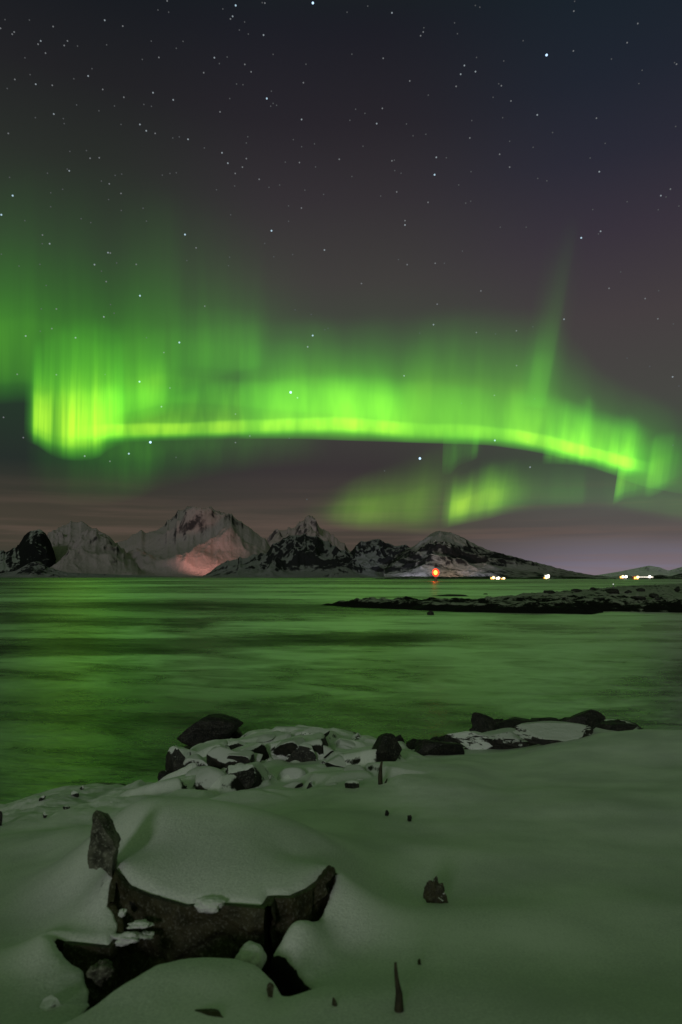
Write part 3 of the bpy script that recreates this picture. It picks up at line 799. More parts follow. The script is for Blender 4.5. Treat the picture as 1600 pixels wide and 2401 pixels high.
# ------------------------------------------------------------------ far spit (rocky, snow-dusted)
SPIT = [(735, 103), (800, 96), (870, 93), (960, 88), (1060, 83), (1200, 80), (1390, 77), (1440, 83), (1600, 80), (1900, 76), (2200, 330), (1700, 380), (1560, 330), (1440, 270), (1350, 195), (1240, 160), (1150, 135),
        (1120, 118), (1010, 112), (880, 108)]
SPXY = np.array([(ray(px, 1400)[0] * Yq, Yq) for px, Yq in SPIT])
def spit_h(x, y, detail=True):
    sd = -sdist(SPXY, x, y)
    h = sst(sd, -1.0, 4.0) * 0.55 - 0.3 + 0.35 * sst(sd, 3, 14)
    n = ridged(x * 0.10, y * 0.16, 2.0, 5) - 0.75
    h = h + n * 0.55 * sst(sd, -0.5, 3) + 0.25 * fbm(x * 0.5, y * 0.6, 9, 4) * sst(sd, -0.5, 2)
    # raised bare rim on the seaward side
    u = x / y
    h = h + 0.5 * np.exp(-((sd - 2.5) / 2.2) ** 2) * sst(u, -0.05, 0.05) * (1 - sst(u, 0.36, 0.41)) * (1 - sst(y, 100, 125))
    return h - 1.2 * sst(-sd, 0, 2)
us2 = np.linspace(-0.06, 0.95, 620); ys2 = np.geomspace(72, 390, 330)
U2, Y2 = np.meshgrid(us2, ys2); X2 = U2 * Y2
Z2 = spit_h(X2, Y2)
def spit_mat():
    m, t, out = new_mat("spit_rock_and_snow")
    g = t.new('ShaderNodeNewGeometry'); nz = t.sep(g.outputs['Normal'])[2]
    P = g.outputs['Position']; x, y, z = t.sep(P)
    n = t.noise(P, 0.55, 6, 0.7); n2 = t.noise(P, 0.10, 3, 0.55)
    inland = t.mr(y, 84.0, 130.0)
    k = t.m('ADD', t.m('MULTIPLY', t.m('SUBTRACT', n, 0.5), 1.7), t.m('ADD', t.m('MULTIPLY', t.m('SUBTRACT', n2, 0.5), 1.2), t.m('MULTIPLY', nz, 0.6)))
    k = t.m('ADD', k, t.m('ADD', t.m('MULTIPLY', t.mr(z, 0.35, 0.75, -0.35, 0.0), t.mr(t.m('DIVIDE', x, y), 0.36, 0.42, 1.0, 0.0)), t.m('MULTIPLY', inland, 0.24)))
    mask = t.mr(k, 0.56, 0.76)
    colr = t.mix(mask, (0.008, 0.009, 0.007, 1), (0.30, 0.32, 0.27, 1))
    principled(t, out, colr, 0.9, n, 0.5, 0.8, 0.1)
    return m
tag(mesh("rocky_shore", np.stack([X2, Y2, Z2], -1).reshape(-1, 3), grid_faces(*X2.shape), spit_mat()), kind='structure')

spit_rocks = [  # px, py(centre), w, h, Y
    (1290, 1388, 30, 8, "dark boulder on the far snowy shore, leftmost of the row behind the spit"),
    (1352, 1384, 26, 7, "dark boulder second from the left in the row behind the spit"),
    (1395, 1380, 22, 6, "low dark boulder in the middle of the row behind the spit"),
    (1437, 1386, 32, 12, "widest dark boulder on the far snowy shore below the pale marker"),
    (1474, 1387, 18, 8, "small dark boulder just right of the widest one on the far shore"),
    (1503, 1383, 20, 8, "small dark boulder up the slope of the far snowy shore"),
    (1498, 1402, 36, 9, "long dark boulder low on the far snowy shore"),
    (1535, 1396, 22, 10, "dark boulder toward the right end of the far shore row"),
    (1588, 1381, 14, 12, "dark boulder at the right edge of the photo on the far shore"),
    (1545, 1404, 18, 8, "flat dark stone in front of the right end of the far shore row"),
    (1408, 1404, 28, 6, "flat dark boulder in the snow hollow of the far shore"),
]
for i, (cx, cy, wp, hp, lb) in enumerate(spit_rocks):
    a, b = ray(cx, cy + hp / 2)
    Yv = np.geomspace(78, 380, 700); g = spit_h(a * Yv, Yv); zz = EYE + b * Yv
    j = np.argmax(zz < g) if (zz < g).any() else 200
    facet_rock("boulder", cx, cy, wp, hp, ROCK_BARE, lb, 400 + i, Y=Yv[j], depth=0.5, group="boulders on the far shore")
facet_rock("sea_rock", 1010, 1437, 16, 12, ROCK_BARE, "tiny black rock in the water just in front of the far spit", 431, Y=77)
facet_rock("sea_rock", 1055, 1398, 90, 9, ROCK_BARE, "long flat black islet behind the far spit", 432, Y=150, depth=0.3)
facet_rock("sea_rock", 1139, 1394, 12, 5, ROCK_BARE, "speck of black rock between the flat islet and the far shore", 433, Y=165)

# ------------------------------------------------------------------ lamps and houses
def emit_mat(name, col, strength):
    m, t, out = new_mat(name)
    e = t.new('ShaderNodeEmission'); e.inputs[0].default_value = col; e.inputs[1].default_value = strength
    t.l.new(e.outputs[0], out.inputs[0]); return m
def plain(name, col, rough=0.7, bumpscale=3.0):
    m, t, out = new_mat(name)
    tc = t.new('ShaderNodeTexCoord'); n = t.noise(tc.outputs['Object'], bumpscale, 4, 0.6)
    principled(t, out, t.mix(t.mr(n, 0.3, 0.7), tuple(c * 0.75 for c in col[:3]) + (1,), col), rough, n, 0.05, 0.3)
    return m
def box(bm, x0, x1, y0, y1, z0, z1):
    v = [bm.verts.new(p) for p in ((x0, y0, z0), (x1, y0, z0), (x1, y1, z0), (x0, y1, z0), (x0, y0, z1), (x1, y0, z1), (x1, y1, z1), (x0, y1, z1))]
    for f in ((0, 3, 2, 1), (4, 5, 6, 7), (0, 1, 5, 4), (1, 2, 6, 5), (2, 3, 7, 6), (3, 0, 4, 7)): bm.faces.new([v[i] for i in f])
def cyl(bm, x, y, z0, z1, r0, r1, n=16):
    A = [bm.verts.new((x + math.cos(a) * r0, y + math.sin(a) * r0, z0)) for a in np.linspace(0, 2 * math.pi, n, endpoint=False)]
    B = [bm.verts.new((x + math.cos(a) * r1, y + math.sin(a) * r1, z1)) for a in np.linspace(0, 2 * math.pi, n, endpoint=False)]
    for i in range(n): bm.faces.new((A[i], A[(i + 1) % n], B[(i + 1) % n], B[i]))
    bm.faces.new(A[::-1]); bm.faces.new(B)
def sph(bm, x, y, z, r, sx=1, sy=1, sz=1):
    q = bmesh.ops.create_uvsphere(bm, u_segments=20, v_segments=12, radius=r)
    for v in q['verts']: v.co.x = v.co.x * sx + x; v.co.y = v.co.y * sy + y; v.co.z = v.co.z * sz + z

STEEL = plain("painted_steel", (0.25, 0.24, 0.23, 1), 0.5)
# red beacon on the skerry
Db = 655.0
bx, by, bz = at(1022, 1362, Db)
lx, ly_, lz = at(1022, 1342.5, Db)
bea = empty("harbour_beacon", (bx, by, 0))
tag(bea, "red harbour light glowing on the low skerry before the mountains", "beacon")
bm = bmesh.new(); cyl(bm, 0, 0, 0.0, lz - 2.4, 1.3, 0.9); from_bm("tower", bm, STEEL, bea, True)
bm = bmesh.new(); cyl(bm, 0, 0, lz - 2.6, lz - 2.2, 1.9, 1.9); from_bm("gallery", bm, STEEL, bea)
def red_bloom():
    m, t, out = new_mat("red_bloom_globe")
    e = t.new('ShaderNodeEmission'); e.inputs[0].default_value = (1.0, 0.035, 0.012, 1); e.inputs[1].default_value = 1.5
    tr = t.new('ShaderNodeBsdfTransparent'); tr.inputs[0].default_value = (1.0, 0.55, 0.3, 1)
    a = t.new('ShaderNodeAddShader'); t.l.new(e.outputs[0], a.inputs[0]); t.l.new(tr.outputs[0], a.inputs[1])
    t.l.new(a.outputs[0], out.inputs[0]); return m
bm = bmesh.new(); sph(bm, 0, 0, lz, 3.3, 1, 1, 1.15); from_bm("bloom_globe", bm, red_bloom(), bea, True)  # oversized glowing shell: the red bloom round the light given a shape
bm = bmesh.new(); sph(bm, 0, 0, lz, 1.9, 1, 1, 1.2); from_bm("bulb", bm, emit_mat("beacon_bulb", (1.0, 0.55, 0.16, 1), 4.0), bea, True)  # bulb enlarged to the size of the overexposed core
bm = bmesh.new(); cyl(bm, 0, 0, lz + 2.95, lz + 3.5, 1.0, 0.1); from_bm("cap", bm, STEEL, bea)
def point(name, loc, energy, col, r=1.0, parent=None):
    l = bpy.data.lights.new(name, 'POINT'); l.energy = energy; l.color = col; l.shadow_soft_size = r
    o = bpy.data.objects.new(name, l); COL.objects.link(o); o.location = loc
    return o
point("beacon_lamp", (bx, by + 6, lz + 1), 9000, (1, 0.12, 0.05), 2.0)

WALL_W = plain("white_boards", (0.7, 0.68, 0.62, 1)); WALL_R = plain("red_boards", (0.3, 0.06, 0.04, 1)); ROOFM = plain("snowy_roof", (0.5, 0.5, 0.52, 1))
WIN_WARM = emit_mat("warm_lit_window", (1.0, 0.42, 0.08, 1), 3.2)
WIN_WHITE = emit_mat("white_lit_window", (1.0, 0.88, 0.68, 1), 4.5)
def house(px, py, D, wid, hei, win, wall_m, label, group="lit houses along the far shore", nwin=3, fill=0.66, lamp=2.3):
    x, y, z = at(px, py, D)
    r = empty("house", (x, y, z - hei / 2 - 0.3)); tag(r, label, "house", group)
    r.rotation_euler.z = 0
    bm = bmesh.new(); box(bm, -wid / 2, wid / 2, 0, 8, 0, hei * 0.72); from_bm("wall", bm, wall_m, r)
    bm = bmesh.new()
    a = [bm.verts.new(p) for p in ((-wid / 2 - .4, -.5, hei * .72), (wid / 2 + .4, -.5, hei * .72), (wid / 2 + .4, 4, hei), (-wid / 2 - .4, 4, hei), (wid / 2 + .4, 8.5, hei * .72), (-wid / 2 - .4, 8.5, hei * .72))]
    for f in ((0, 1, 2, 3), (3, 2, 4, 5), (0, 3, 5), (1, 4, 2), (0, 5, 4, 1)): bm.faces.new([a[i] for i in f])
    from_bm("roof", bm, ROOFM, r)
    step = wid / nwin
    for k in range(nwin):
        bm = bmesh.new(); cx = -wid / 2 + step * (k + .5)
        box(bm, cx - step * fill / 2, cx + step * fill / 2, -0.12, 0.05, hei * 0.14, hei * 0.62); from_bm("window", bm, win, r)
    bm = bmesh.new(); sph(bm, wid * 0.22, -2.5, hei * 0.55, lamp); from_bm("lamp_bloom", bm, BLOOM_WARM if win is WIN_WARM else BLOOM_WHITE, r, True)  # oversized glowing globe: bloom of the house lights built as a shape
    return r
BLOOM_WARM = emit_mat("warm_lamp_bloom", (1.0, 0.72, 0.34, 1), 4.0); BLOOM_WHITE = emit_mat("white_lamp_bloom", (1.0, 0.93, 0.8, 1), 5.0)
DH = 1290.0
house(1155, 1354.5, DH, 7.0, 7.0, WIN_WARM, WALL_W, "orange lit house, leftmost of the three right of the red light", nwin=2, fill=.85)
house(1167, 1355.5, DH - 10, 6.0, 6.4, WIN_WHITE, WALL_W, "bright white lit house between two orange ones right of the red light", nwin=2, fill=.85)
house(1179, 1356.5, DH - 15, 7.0, 6.0, WIN_WARM, WALL_R, "amber lit house, rightmost of the three right of the red light", nwin=2, fill=.8)
house(1283, 1350.5, DH, 8.5, 9.0, WIN_WHITE, WALL_W, "lone white lit house below the long slope of the cone mountain", nwin=2, fill=.85)
house(1279, 1354, DH - 12, 6.0, 4.5, WIN_WARM, WALL_R, "small orange lit shed at the foot of the lone white lit house", nwin=2, fill=.8)
house(1458, 1352, DH, 6.5, 6.5, WIN_WARM, WALL_W, "warm lit house left of a close pair near the right edge", nwin=2, fill=.85)
house(1466, 1352, DH + 6, 5.0, 5.0, WIN_WHITE, WALL_W, "smaller white lit house of the close pair near the right edge", nwin=1, fill=.9)
house(1492, 1353.5, DH - 8, 8.5, 8.5, WIN_WARM, WALL_R, "orange lit house at the left end of the long bright building", nwin=2, fill=.85)
house(1515, 1352, DH + 12, 28.0, 4.2, emit_mat("long_hall_window", (1.0, 0.9, 0.78, 1), 1.2), WALL_W, "long low bright building near the right edge of the photo", nwin=9, fill=.75)
# what the lamps of the village light up: snowy slopes behind
import mathutils
def flood(name, loc, target, energy, col, size=60):
    l = bpy.data.lights.new(name, 'SPOT'); l.energy = energy; l.color = col; l.spot_size = R(size); l.spot_blend = 1.0; l.shadow_soft_size = 6
    o = bpy.data.objects.new(name, l); COL.objects.link(o); o.location = loc
    o.rotation_euler = (mathutils.Vector(target) - mathutils.Vector(loc)).to_track_quat('-Z', 'Y').to_euler()
flood("village_lamp", at(975, 1326, 2800), at(962, 1332, 3450), 0.9e7, (0.85, 0.9, 1.0), 44)
flood("village_lamp", at(1050, 1328, 2800), at(1062, 1336, 3400), 0.85e7, (1.0, 0.74, 0.5), 40)
flood("village_lamp", at(1125, 1334, 2850), at(1125, 1344, 3300), 4e6, (0.85, 0.88, 1.0), 40)

# valley town hidden behind the foreland: its lamps light the foot of the tall mountain orange
sp = bpy.data.lights.new("town_glow", 'SPOT'); sp.energy = 1.5e7; sp.color = (1.0, 0.45, 0.32); sp.spot_size = R(58); sp.spot_blend = 0.9; sp.shadow_soft_size = 40
spo = bpy.data.objects.new("town_glow", sp); COL.objects.link(spo)
import mathutils
p0 = mathutils.Vector(at(520, 1340, 4500)); p1 = mathutils.Vector(at(455, 1315, 5600))
p0.z = 120
spo.location = p0; spo.rotation_euler = (p1 - p0).to_track_quat('-Z', 'Y').to_euler()

# marker with a pale lamp on the far shore
mk = at(1439, 1384, 190)
mkr = empty("marker_post", (mk[0], mk[1], mk[2])); tag(mkr, "thin dark marker post with a pale lamp on the far shore", "marker post")
hh = 14 / FPX * 190
bm = bmesh.new(); cyl(bm, 0, 0, -0.3, hh - 0.1, 0.16, 0.10, 10); from_bm("post", bm, STEEL, mkr, True)
bm = bmesh.new(); sph(bm, 0, 0, hh, 0.17); from_bm("lamp", bm, emit_mat("pale_marker_lamp", (0.9, 1.0, 0.85, 1), 0.7), mkr, True)

# ------------------------------------------------------------------ aurora curtains
def aurora_mat(name, A, T, gain, rays, freq, seed, warm=1.0, yel=1.0):
    m, t, out = new_mat(name)
    uv = t.new('ShaderNodeUVMap'); uv.uv_map = 'UVMap'
    s, v, _ = t.sep(uv.outputs[0])
    n2 = t.noise(t.xyz(t.m('MULTIPLY', s, freq * 0.35), seed + 4.0, 0.0), 1.0, 2, 0.5)
    v2 = t.m('DIVIDE', v, t.m('ADD', 0.62, t.m('MULTIPLY', n2, 0.72)))
    v3 = t.m('MINIMUM', t.m('ADD', t.m('MULTIPLY', t.m('MULTIPLY', v, t.m('SUBTRACT', 1.0, t.mr(v, 0.1, 0.5))), 1.0), t.m('MULTIPLY', v2, t.mr(v, 0.1, 0.5))), 1.0)
    fade = t.mr(v, 0.82, 1.0, 1.0, 0.0)
    ia = t.curve(s, A); it = t.m('MULTIPLY', t.curve(v3, T), fade)
    n = t.noise(t.xyz(t.m('MULTIPLY', s, freq), t.m('MULTIPLY', v, 0.6), seed), 1.0, 3, 0.55)
    ry = t.m('ADD', 1.0 - rays * 0.5, t.m('MULTIPLY', t.mr(n, 0.3, 0.7), rays))
    I = t.m('MULTIPLY', t.m('MULTIPLY', t.m('MAXIMUM', ia, 0.0), t.m('MAXIMUM', it, 0.0)), t.m('MULTIPLY', ry, gain))
    g = I
    r = t.m('ADD', t.m('MULTIPLY', t.m('MULTIPLY', I, I), 0.38 * warm), t.m('MULTIPLY', I, 0.12 * yel))
    b = t.m('MULTIPLY', I, 0.03)
    e = t.new('ShaderNodeEmission'); t.l.new(t.xyz(r, g, b), e.inputs[0]); e.inputs[1].default_value = 1.0
    tr = t.new('ShaderNodeBsdfTransparent')
    a = t.new('ShaderNodeAddShader'); t.l.new(e.outputs[0], a.inputs[0]); t.l.new(tr.outputs[0], a.inputs[1])
    t.l.new(a.outputs[0], out.inputs[0])
    return m

def curtain(label, rows, D, T, gain, rays=0.3, freq=30.0, seed=0.0, warm=1.0, yel=1.0, pleat=0.02, ns=160, nt=26):
    """rows: photo x, y of lower border, y of upper border, sideways lean of the top, brightness 0..1"""
    rows = np.array(rows, float)
    s = np.linspace(0, 1, ns); x0, x1 = rows[0, 0], rows[-1, 0]
    rx = (rows[:, 0] - x0) / (x1 - x0)
    f = lambda k: np.interp(s, rx, rows[:, k])
    ker = np.hanning(11); ker /= ker.sum(); sm = lambda q: np.convolve(np.pad(q, 5, mode='edge'), ker, 'valid')
    px, yb, yt, ln = x0 + s * (x1 - x0), sm(f(1)), sm(f(2)), sm(f(3))
    V = np.linspace(0, 1, nt); pts = []; uv = []
    for v in V:
        for i in range(ns):
            d = D * (1 + pleat * math.sin(s[i] * 23 + seed) + pleat * 0.5 * math.sin(s[i] * 61 + seed * 2))
            pts.append(at(px[i] + ln[i] * v, yb[i] + (yt[i] - yb[i]) * v, d)); uv.append((s[i], v))
    A = [(a, b) for a, b in zip(rx, rows[:, 4])]
    o = mesh("aurora_curtain", pts, grid_faces(nt, ns), aurora_mat("aurora_light", A, T, gain, rays, freq, seed, warm, yel), uv=uv)
    tag(o, label, "aurora", "curtains of the northern lights")
    return o

SOFT = [(0, 0), (0.08, 0.25), (0.2, 0.9), (0.3, 1), (0.5, 0.7), (0.75, 0.25), (1, 0)]
curtain("long bright green arc of northern lights across the middle of the sky",
        [(150, 1050, 880, 0, 0), (200, 1045, 880, 0, .35), (260, 1040, 880, 0, .8), (357, 1036, 885, 0, .85), (510, 1032, 880, 0, .8), (663, 1027, 870, 0, .8), (800, 1026, 860, 0, .9), (860, 1030, 860, 0, 1.0),
         (900, 1034, 860, 0, 1.0), (945, 1038, 870, 0, .6), (1004, 1040, 880, 0, .5), (1100, 1042, 890, 0, .5), (1157, 1045, 890, 5, .55), (1215, 1052, 900, 8, .75), (1259, 1062, 905, 10, .9), (1361, 1085, 930, 14, 1.0),
         (1440, 1104, 960, 16, 1.0), (1480, 1114, 975, 16, .75), (1510, 1120, 990, 16, .2), (1540, 1125, 1000, 16, 0)],
        52000, [(0, 0), (0.04, .12), (0.10, .6), (0.16, .95), (0.23, 1), (0.32, .56), (0.5, .42), (0.7, .26), (0.88, .07), (1, 0)], 0.80, 0.5, 24, 1.0)
curtain("brightest yellow-green curtain of northern lights hanging low at the left",
        [(55, 1035, 780, 4, 0), (68, 1040, 780, 4, .12), (76, 1042, 775, 4, .4), (88, 1047, 770, 4, .88), (100, 1056, 760, 4, .75), (115, 1066, 750, 4, .7), (130, 1074, 740, 4, .45), (150, 1080, 730, 3, .8), (180, 1082, 720, 2, .9),
         (210, 1080, 720, 2, .85), (235, 1074, 720, 2, .8), (250, 1060, 720, 2, .6), (270, 1050, 740, 2, .5), (284, 1046, 760, 2, .3), (300, 1046, 780, 2, 0.04), (320, 1046, 790, 2, 0)],
        48000, [(0, 0), (0.06, .25), (0.14, .8), (0.22, 1), (0.38, .85), (0.52, .45), (0.7, .18), (1, 0)], 1.05, 0.45, 13, 5.0)
curtain("tall soft green glow of northern lights rising over the left edge",
        [(-260, 960, 330, 0, 0), (-150, 960, 330, 0, .6), (0, 950, 340, 0, .9), (60, 945, 340, 0, .8), (120, 960, 350, 0, .6), (180, 990, 360, 0, .8), (260, 1000, 380, 0, .8), (350, 990, 400, 0, .85), (420, 960, 420, 0, .55),
         (520, 920, 440, 0, .5), (580, 900, 460, 0, .5), (612, 890, 470, 0, .36), (645, 890, 480, 0, .16), (700, 890, 480, 0, .06), (760, 890, 480, 0, 0)],
        60000, [(0, 0), (0.07, .5), (0.14, .95), (0.24, 1), (0.36, .66), (0.5, .32), (0.7, .10), (0.85, .03), (1, 0)], 0.21, 0.40, 15, 9.0)
curtain("patch of northern lights glowing above the left half of the arc",
        [(230, 1010, 800, 0, 0), (270, 1005, 740, 0, .6), (320, 995, 730, 0, 1.1), (355, 985, 730, 0, 1.45), (385, 975, 740, 0, 1.1), (430, 970, 760, 0, .6), (540, 975, 770, 0, .55), (620, 985, 770, 0, .75), (700, 992, 780, 0, .85),
         (760, 995, 790, 0, .75), (840, 1000, 800, 0, .9), (890, 1008, 800, 0, 1.2), (925, 1010, 800, 0, .7), (980, 1010, 810, 0, .25), (1060, 1010, 810, 0, .1), (1140, 1010, 810, 0, 0)],
        57000, [(0, 0), (0.10, .4), (0.20, .95), (0.3, 1), (0.46, .62), (0.65, .22), (0.85, .05), (1, 0)], 0.26, 0.45, 20, 13.0)
curtain("pale green patch of northern lights high above the arc, left of centre",
        [(400, 880, 700, 0, 0), (440, 880, 700, 0, .6), (500, 885, 700, 0, .8), (570, 890, 710, 0, .9), (602, 885, 715, 0, .7), (622, 880, 720, 0, 0.1), (645, 880, 720, 0, 0)],
        59000, SOFT, 0.10, 0.4, 10, 17.0)
curtain("wide dim green veil of northern lights over the centre and right of the arc",
        [(560, 1030, 720, 0, 0), (700, 1030, 720, 0, .8), (850, 1035, 720, 0, 1), (1000, 1040, 700, 0, 1), (1150, 1045, 690, 0, .95), (1250, 1060, 690, 10, .8), (1300, 1070, 700, 10, .5), (1400, 1100, 850, 10, .45),
         (1500, 1140, 900, 10, .4), (1600, 1160, 950, 10, .2), (1700, 1160, 980, 10, 0)],
        64000, [(0, 0), (0.06, .7), (0.15, 1), (0.35, .95), (0.5, .6), (0.7, .25), (0.85, .08), (1, 0)], 0.35, 0.34, 12, 21.0)
curtain("single slanting ray of northern lights climbing high at the right",
        [(1205, 955, 470, 84, 0), (1224, 955, 470, 84, .3), (1240, 955, 470, 85, .8), (1256, 958, 470, 86, 1), (1271, 960, 480, 87, .8), (1284, 960, 480, 88, .2), (1310, 960, 480, 90, 0)],
        50000, [(0, 0), (0.06, .7), (0.14, 1), (0.3, .55), (0.5, .2), (0.75, .06), (1, 0)], 0.165, 0.2, 3, 25.0)
curtain("ragged green rays of northern lights standing on the right end of the arc",
        [(1270, 1090, 930, 12, 0), (1310, 1090, 925, 14, .6), (1350, 1092, 920, 16, .8), (1368, 1095, 915, 16, 1), (1385, 1100, 930, 16, .45), (1420, 1110, 950, 18, .6), (1462, 1118, 960, 20, .9), (1482, 1120, 970, 20, .5),
         (1505, 1120, 980, 20, 0.05), (1520, 1120, 985, 20, 0)],
        46000, [(0, 0), (0.08, .5), (0.18, 1), (0.35, .8), (0.6, .35), (1, 0)], 0.46, 0.5, 12, 29.0)
curtain("green rays hanging below the right end of the arc, nearer the horizon",
        [(1436, 1185, 1040, 22, 0), (1450, 1180, 1035, 22, .9), (1464, 1172, 1030, 22, .65), (1485, 1168, 1030, 22, .5), (1505, 1165, 1020, 20, .45), (1522, 1168, 1000, 20, .95), (1545, 1160, 1000, 20, .8), (1570, 1145, 1000, 20, .35),
         (1600, 1130, 1000, 20, .08), (1640, 1120, 1000, 20, 0)],
        42000, [(0, 0), (0.1, .4), (0.22, .9), (0.4, 1), (0.65, .6), (1, 0)], 0.34, 0.3, 10, 33.0)
curtain("short bright lime green patch low over the cone mountain",
        [(1030, 1242, 1100, 16, 0), (1046, 1240, 1096, 16, .3), (1060, 1236, 1094, 16, .9), (1080, 1232, 1088, 16, 1), (1110, 1226, 1080, 16, .8), (1150, 1218, 1070, 16, .72), (1180, 1210, 1064, 14, .5), (1205, 1204, 1060, 12, .22), (1240, 1198, 1060, 12, .06), (1280, 1192, 1060, 12, 0)],
        40000, [(0, 0), (0.12, .35), (0.24, .85), (0.36, 1), (0.52, .7), (0.7, .28), (0.85, .08), (1, 0)], 0.50, 0.3, 9, 37.0, yel=2.2)
curtain("dim grainy green patch low in the sky left of the lime green one",
        [(700, 1225, 1150, 20, 0), (745, 1232, 1140, 20, .1), (790, 1240, 1120, 20, .5), (840, 1248, 1095, 20, .85), (900, 1250, 1070, 20, .9), (960, 1254, 1040, 20, .8), (1005, 1256, 1020, 20, .5), (1045, 1256, 1010, 20, .28), (1090, 1256, 1010, 20, .1), (1150, 1256, 1010, 20, 0)],
        44000, [(0, 0), (0.1, .3), (0.25, .9), (0.38, 1), (0.55, .6), (0.75, .2), (0.9, .04), (1, 0)], 0.19, 0.35, 7, 41.0, yel=2.6)
curtain("faint broad green veil low in the sky under the right of the arc",
        [(1120, 1215, 1060, 4, 0), (1180, 1212, 1060, 4, .7), (1260, 1200, 1060, 4, .7), (1330, 1196, 1070, 4, .9), (1364, 1194, 1075, 4, .8), (1385, 1194, 1080, 4, .35), (1450, 1200, 1080, 4, .5), (1600, 1230, 1090, 0, .5), (1750, 1230, 1090, 0, 0)],
        45000, SOFT, 0.085, 0.3, 8, 43.0)
curtain("faint narrow rays hanging just under the middle of the arc",
        [(1036, 1115, 1000, 4, 0), (1056, 1115, 1000, 6, .6), (1075, 1095, 1000, 6, .5), (1100, 1085, 1000, 6, .45), (1112, 1080, 1000, 8, .9), (1122, 1075, 1000, 8, .1), (1135, 1075, 1000, 8, 0)],
        47000, [(0, 0), (0.15, .5), (0.4, 1), (0.7, .9), (1, 0)], 0.13, 0.4, 5, 47.0)
curtain("faint green rays trailing below the left part of the arc",
        [(60, 1180, 1000, 0, 0), (160, 1190, 1000, 0, .35), (260, 1185, 1000, 0, .7), (330, 1170, 1000, 0, 1), (370, 1150, 1000, 0, .6), (500, 1120, 1000, 0, .5), (650, 1100, 1000, 0, .3), (780, 1090, 1000, 0, 0)],
        49000, [(0, 0), (0.2, .25), (0.5, .7), (0.75, 1), (0.9, .8), (1, 0)], 0.12, 0.4, 16, 51.0)

# ------------------------------------------------------------------ stars
def star_mat(name, col, s):
    m = emit_mat(name, col, s); m.cycles.emission_sampling = 'NONE'; return m
SM = {k: star_mat("star_" + str(k), c, s) for k, (c, s) in {1: ((0.9, 0.95, 1, 1), 0.085), 2: ((0.9, 0.95, 1, 1), 0.17), 3: ((0.8, 0.92, 1, 1), 0.30), 4: ((0.6, 0.84, 1, 1), 0.7), 5: ((0.5, 0.72, 1, 1), 1.6)}.items()}
SR = {1: 1.7, 2: 1.9, 3: 2.0, 4: 2.2, 5: 2.9}
star_me = {}
for k in SM:
    bm = bmesh.new(); bmesh.ops.create_icosphere(bm, subdivisions=2, radius=SR[k] / FPX * 150000.0)
    me = bpy.data.meshes.new("star"); bm.to_mesh(me); bm.free(); me.materials.append(SM[k]); star_me[k] = me
stars = []
def zone(ox, oy, lst):
    for x, y, b in lst: stars.append((ox + x * .5102, oy + y * .5102, b, None))
zone(0, 0, [(24, 90, 1), (3, 130, 2), (66, 147, 2), (57, 157, 2), (136, 92, 1), (188, 188, 3), (176, 203, 2), (245, 122, 2), (296, 209, 2), (311, 188, 2), (210, 244, 2), (482, 93, 3), (565, 120, 2), (491, 206, 1),
             (769, 4, 2), (727, 46, 1), (776, 56, 1), (1084, 25, 4), (1025, 41, 1), (1070, 75, 3), (1060, 87, 2), (1125, 101, 1), (1218, 14, 2), (1212, 161, 3), (1101, 138, 1),
             (696, 189, 1), (842, 190, 1), (811, 222, 1), (731, 264, 2), (986, 265, 3), (1009, 292, 1), (1045, 262, 1), (1126, 296, 2), (1155, 330, 2), (937, 334, 2), (1256, 250, 1), (1407, 295, 1), (1395, 380, 2),
             (69, 365, 2), (139, 343, 1), (165, 387, 3), (241, 392, 2), (406, 349, 3), (340, 362, 1), (473, 411, 2), (704, 426, 3), (570, 447, 2), (527, 487, 1), (797, 459, 3), (662, 480, 1), (1088, 386, 1), (1248, 419, 1),
             (1245, 488, 1), (1272, 484, 1), (1012, 514, 2), (248, 524, 3), (292, 545, 1), (296, 568, 1), (557, 572, 1), (644, 572, 3), (673, 601, 3), (714, 613, 2), (865, 640, 3), (825, 629, 1), (795, 634, 1),
             (39, 613, 2), (1387, 549, 3), (1133, 657, 1), (1446, 661, 1), (1387, 674, 1), (940, 680, 1), (1021, 702, 3), (398, 692, 1), (415, 727, 2), (457, 725, 2), (1048, 750, 3), (1133, 729, 2), (1115, 768, 2),
             (1312, 745, 1), (1377, 747, 2), (1451, 767, 1), (1560, 732, 2), (310, 777, 1), (319, 785, 3), (219, 796, 1), (560, 800, 1), (530, 806, 1), (747, 805, 1), (782, 797, 1), (811, 794, 1), (1082, 797, 2),
             (1192, 824, 2), (1237, 861, 1), (1286, 850, 1), (45, 815, 1), (467, 832, 1), (503, 845, 2), (289, 870, 1), (234, 886, 1), (557, 889, 2), (1402, 874, 1), (500, 917, 1), (658, 957, 1), (1386, 956, 2), (1327, 946, 1), (996, 872, 1)])
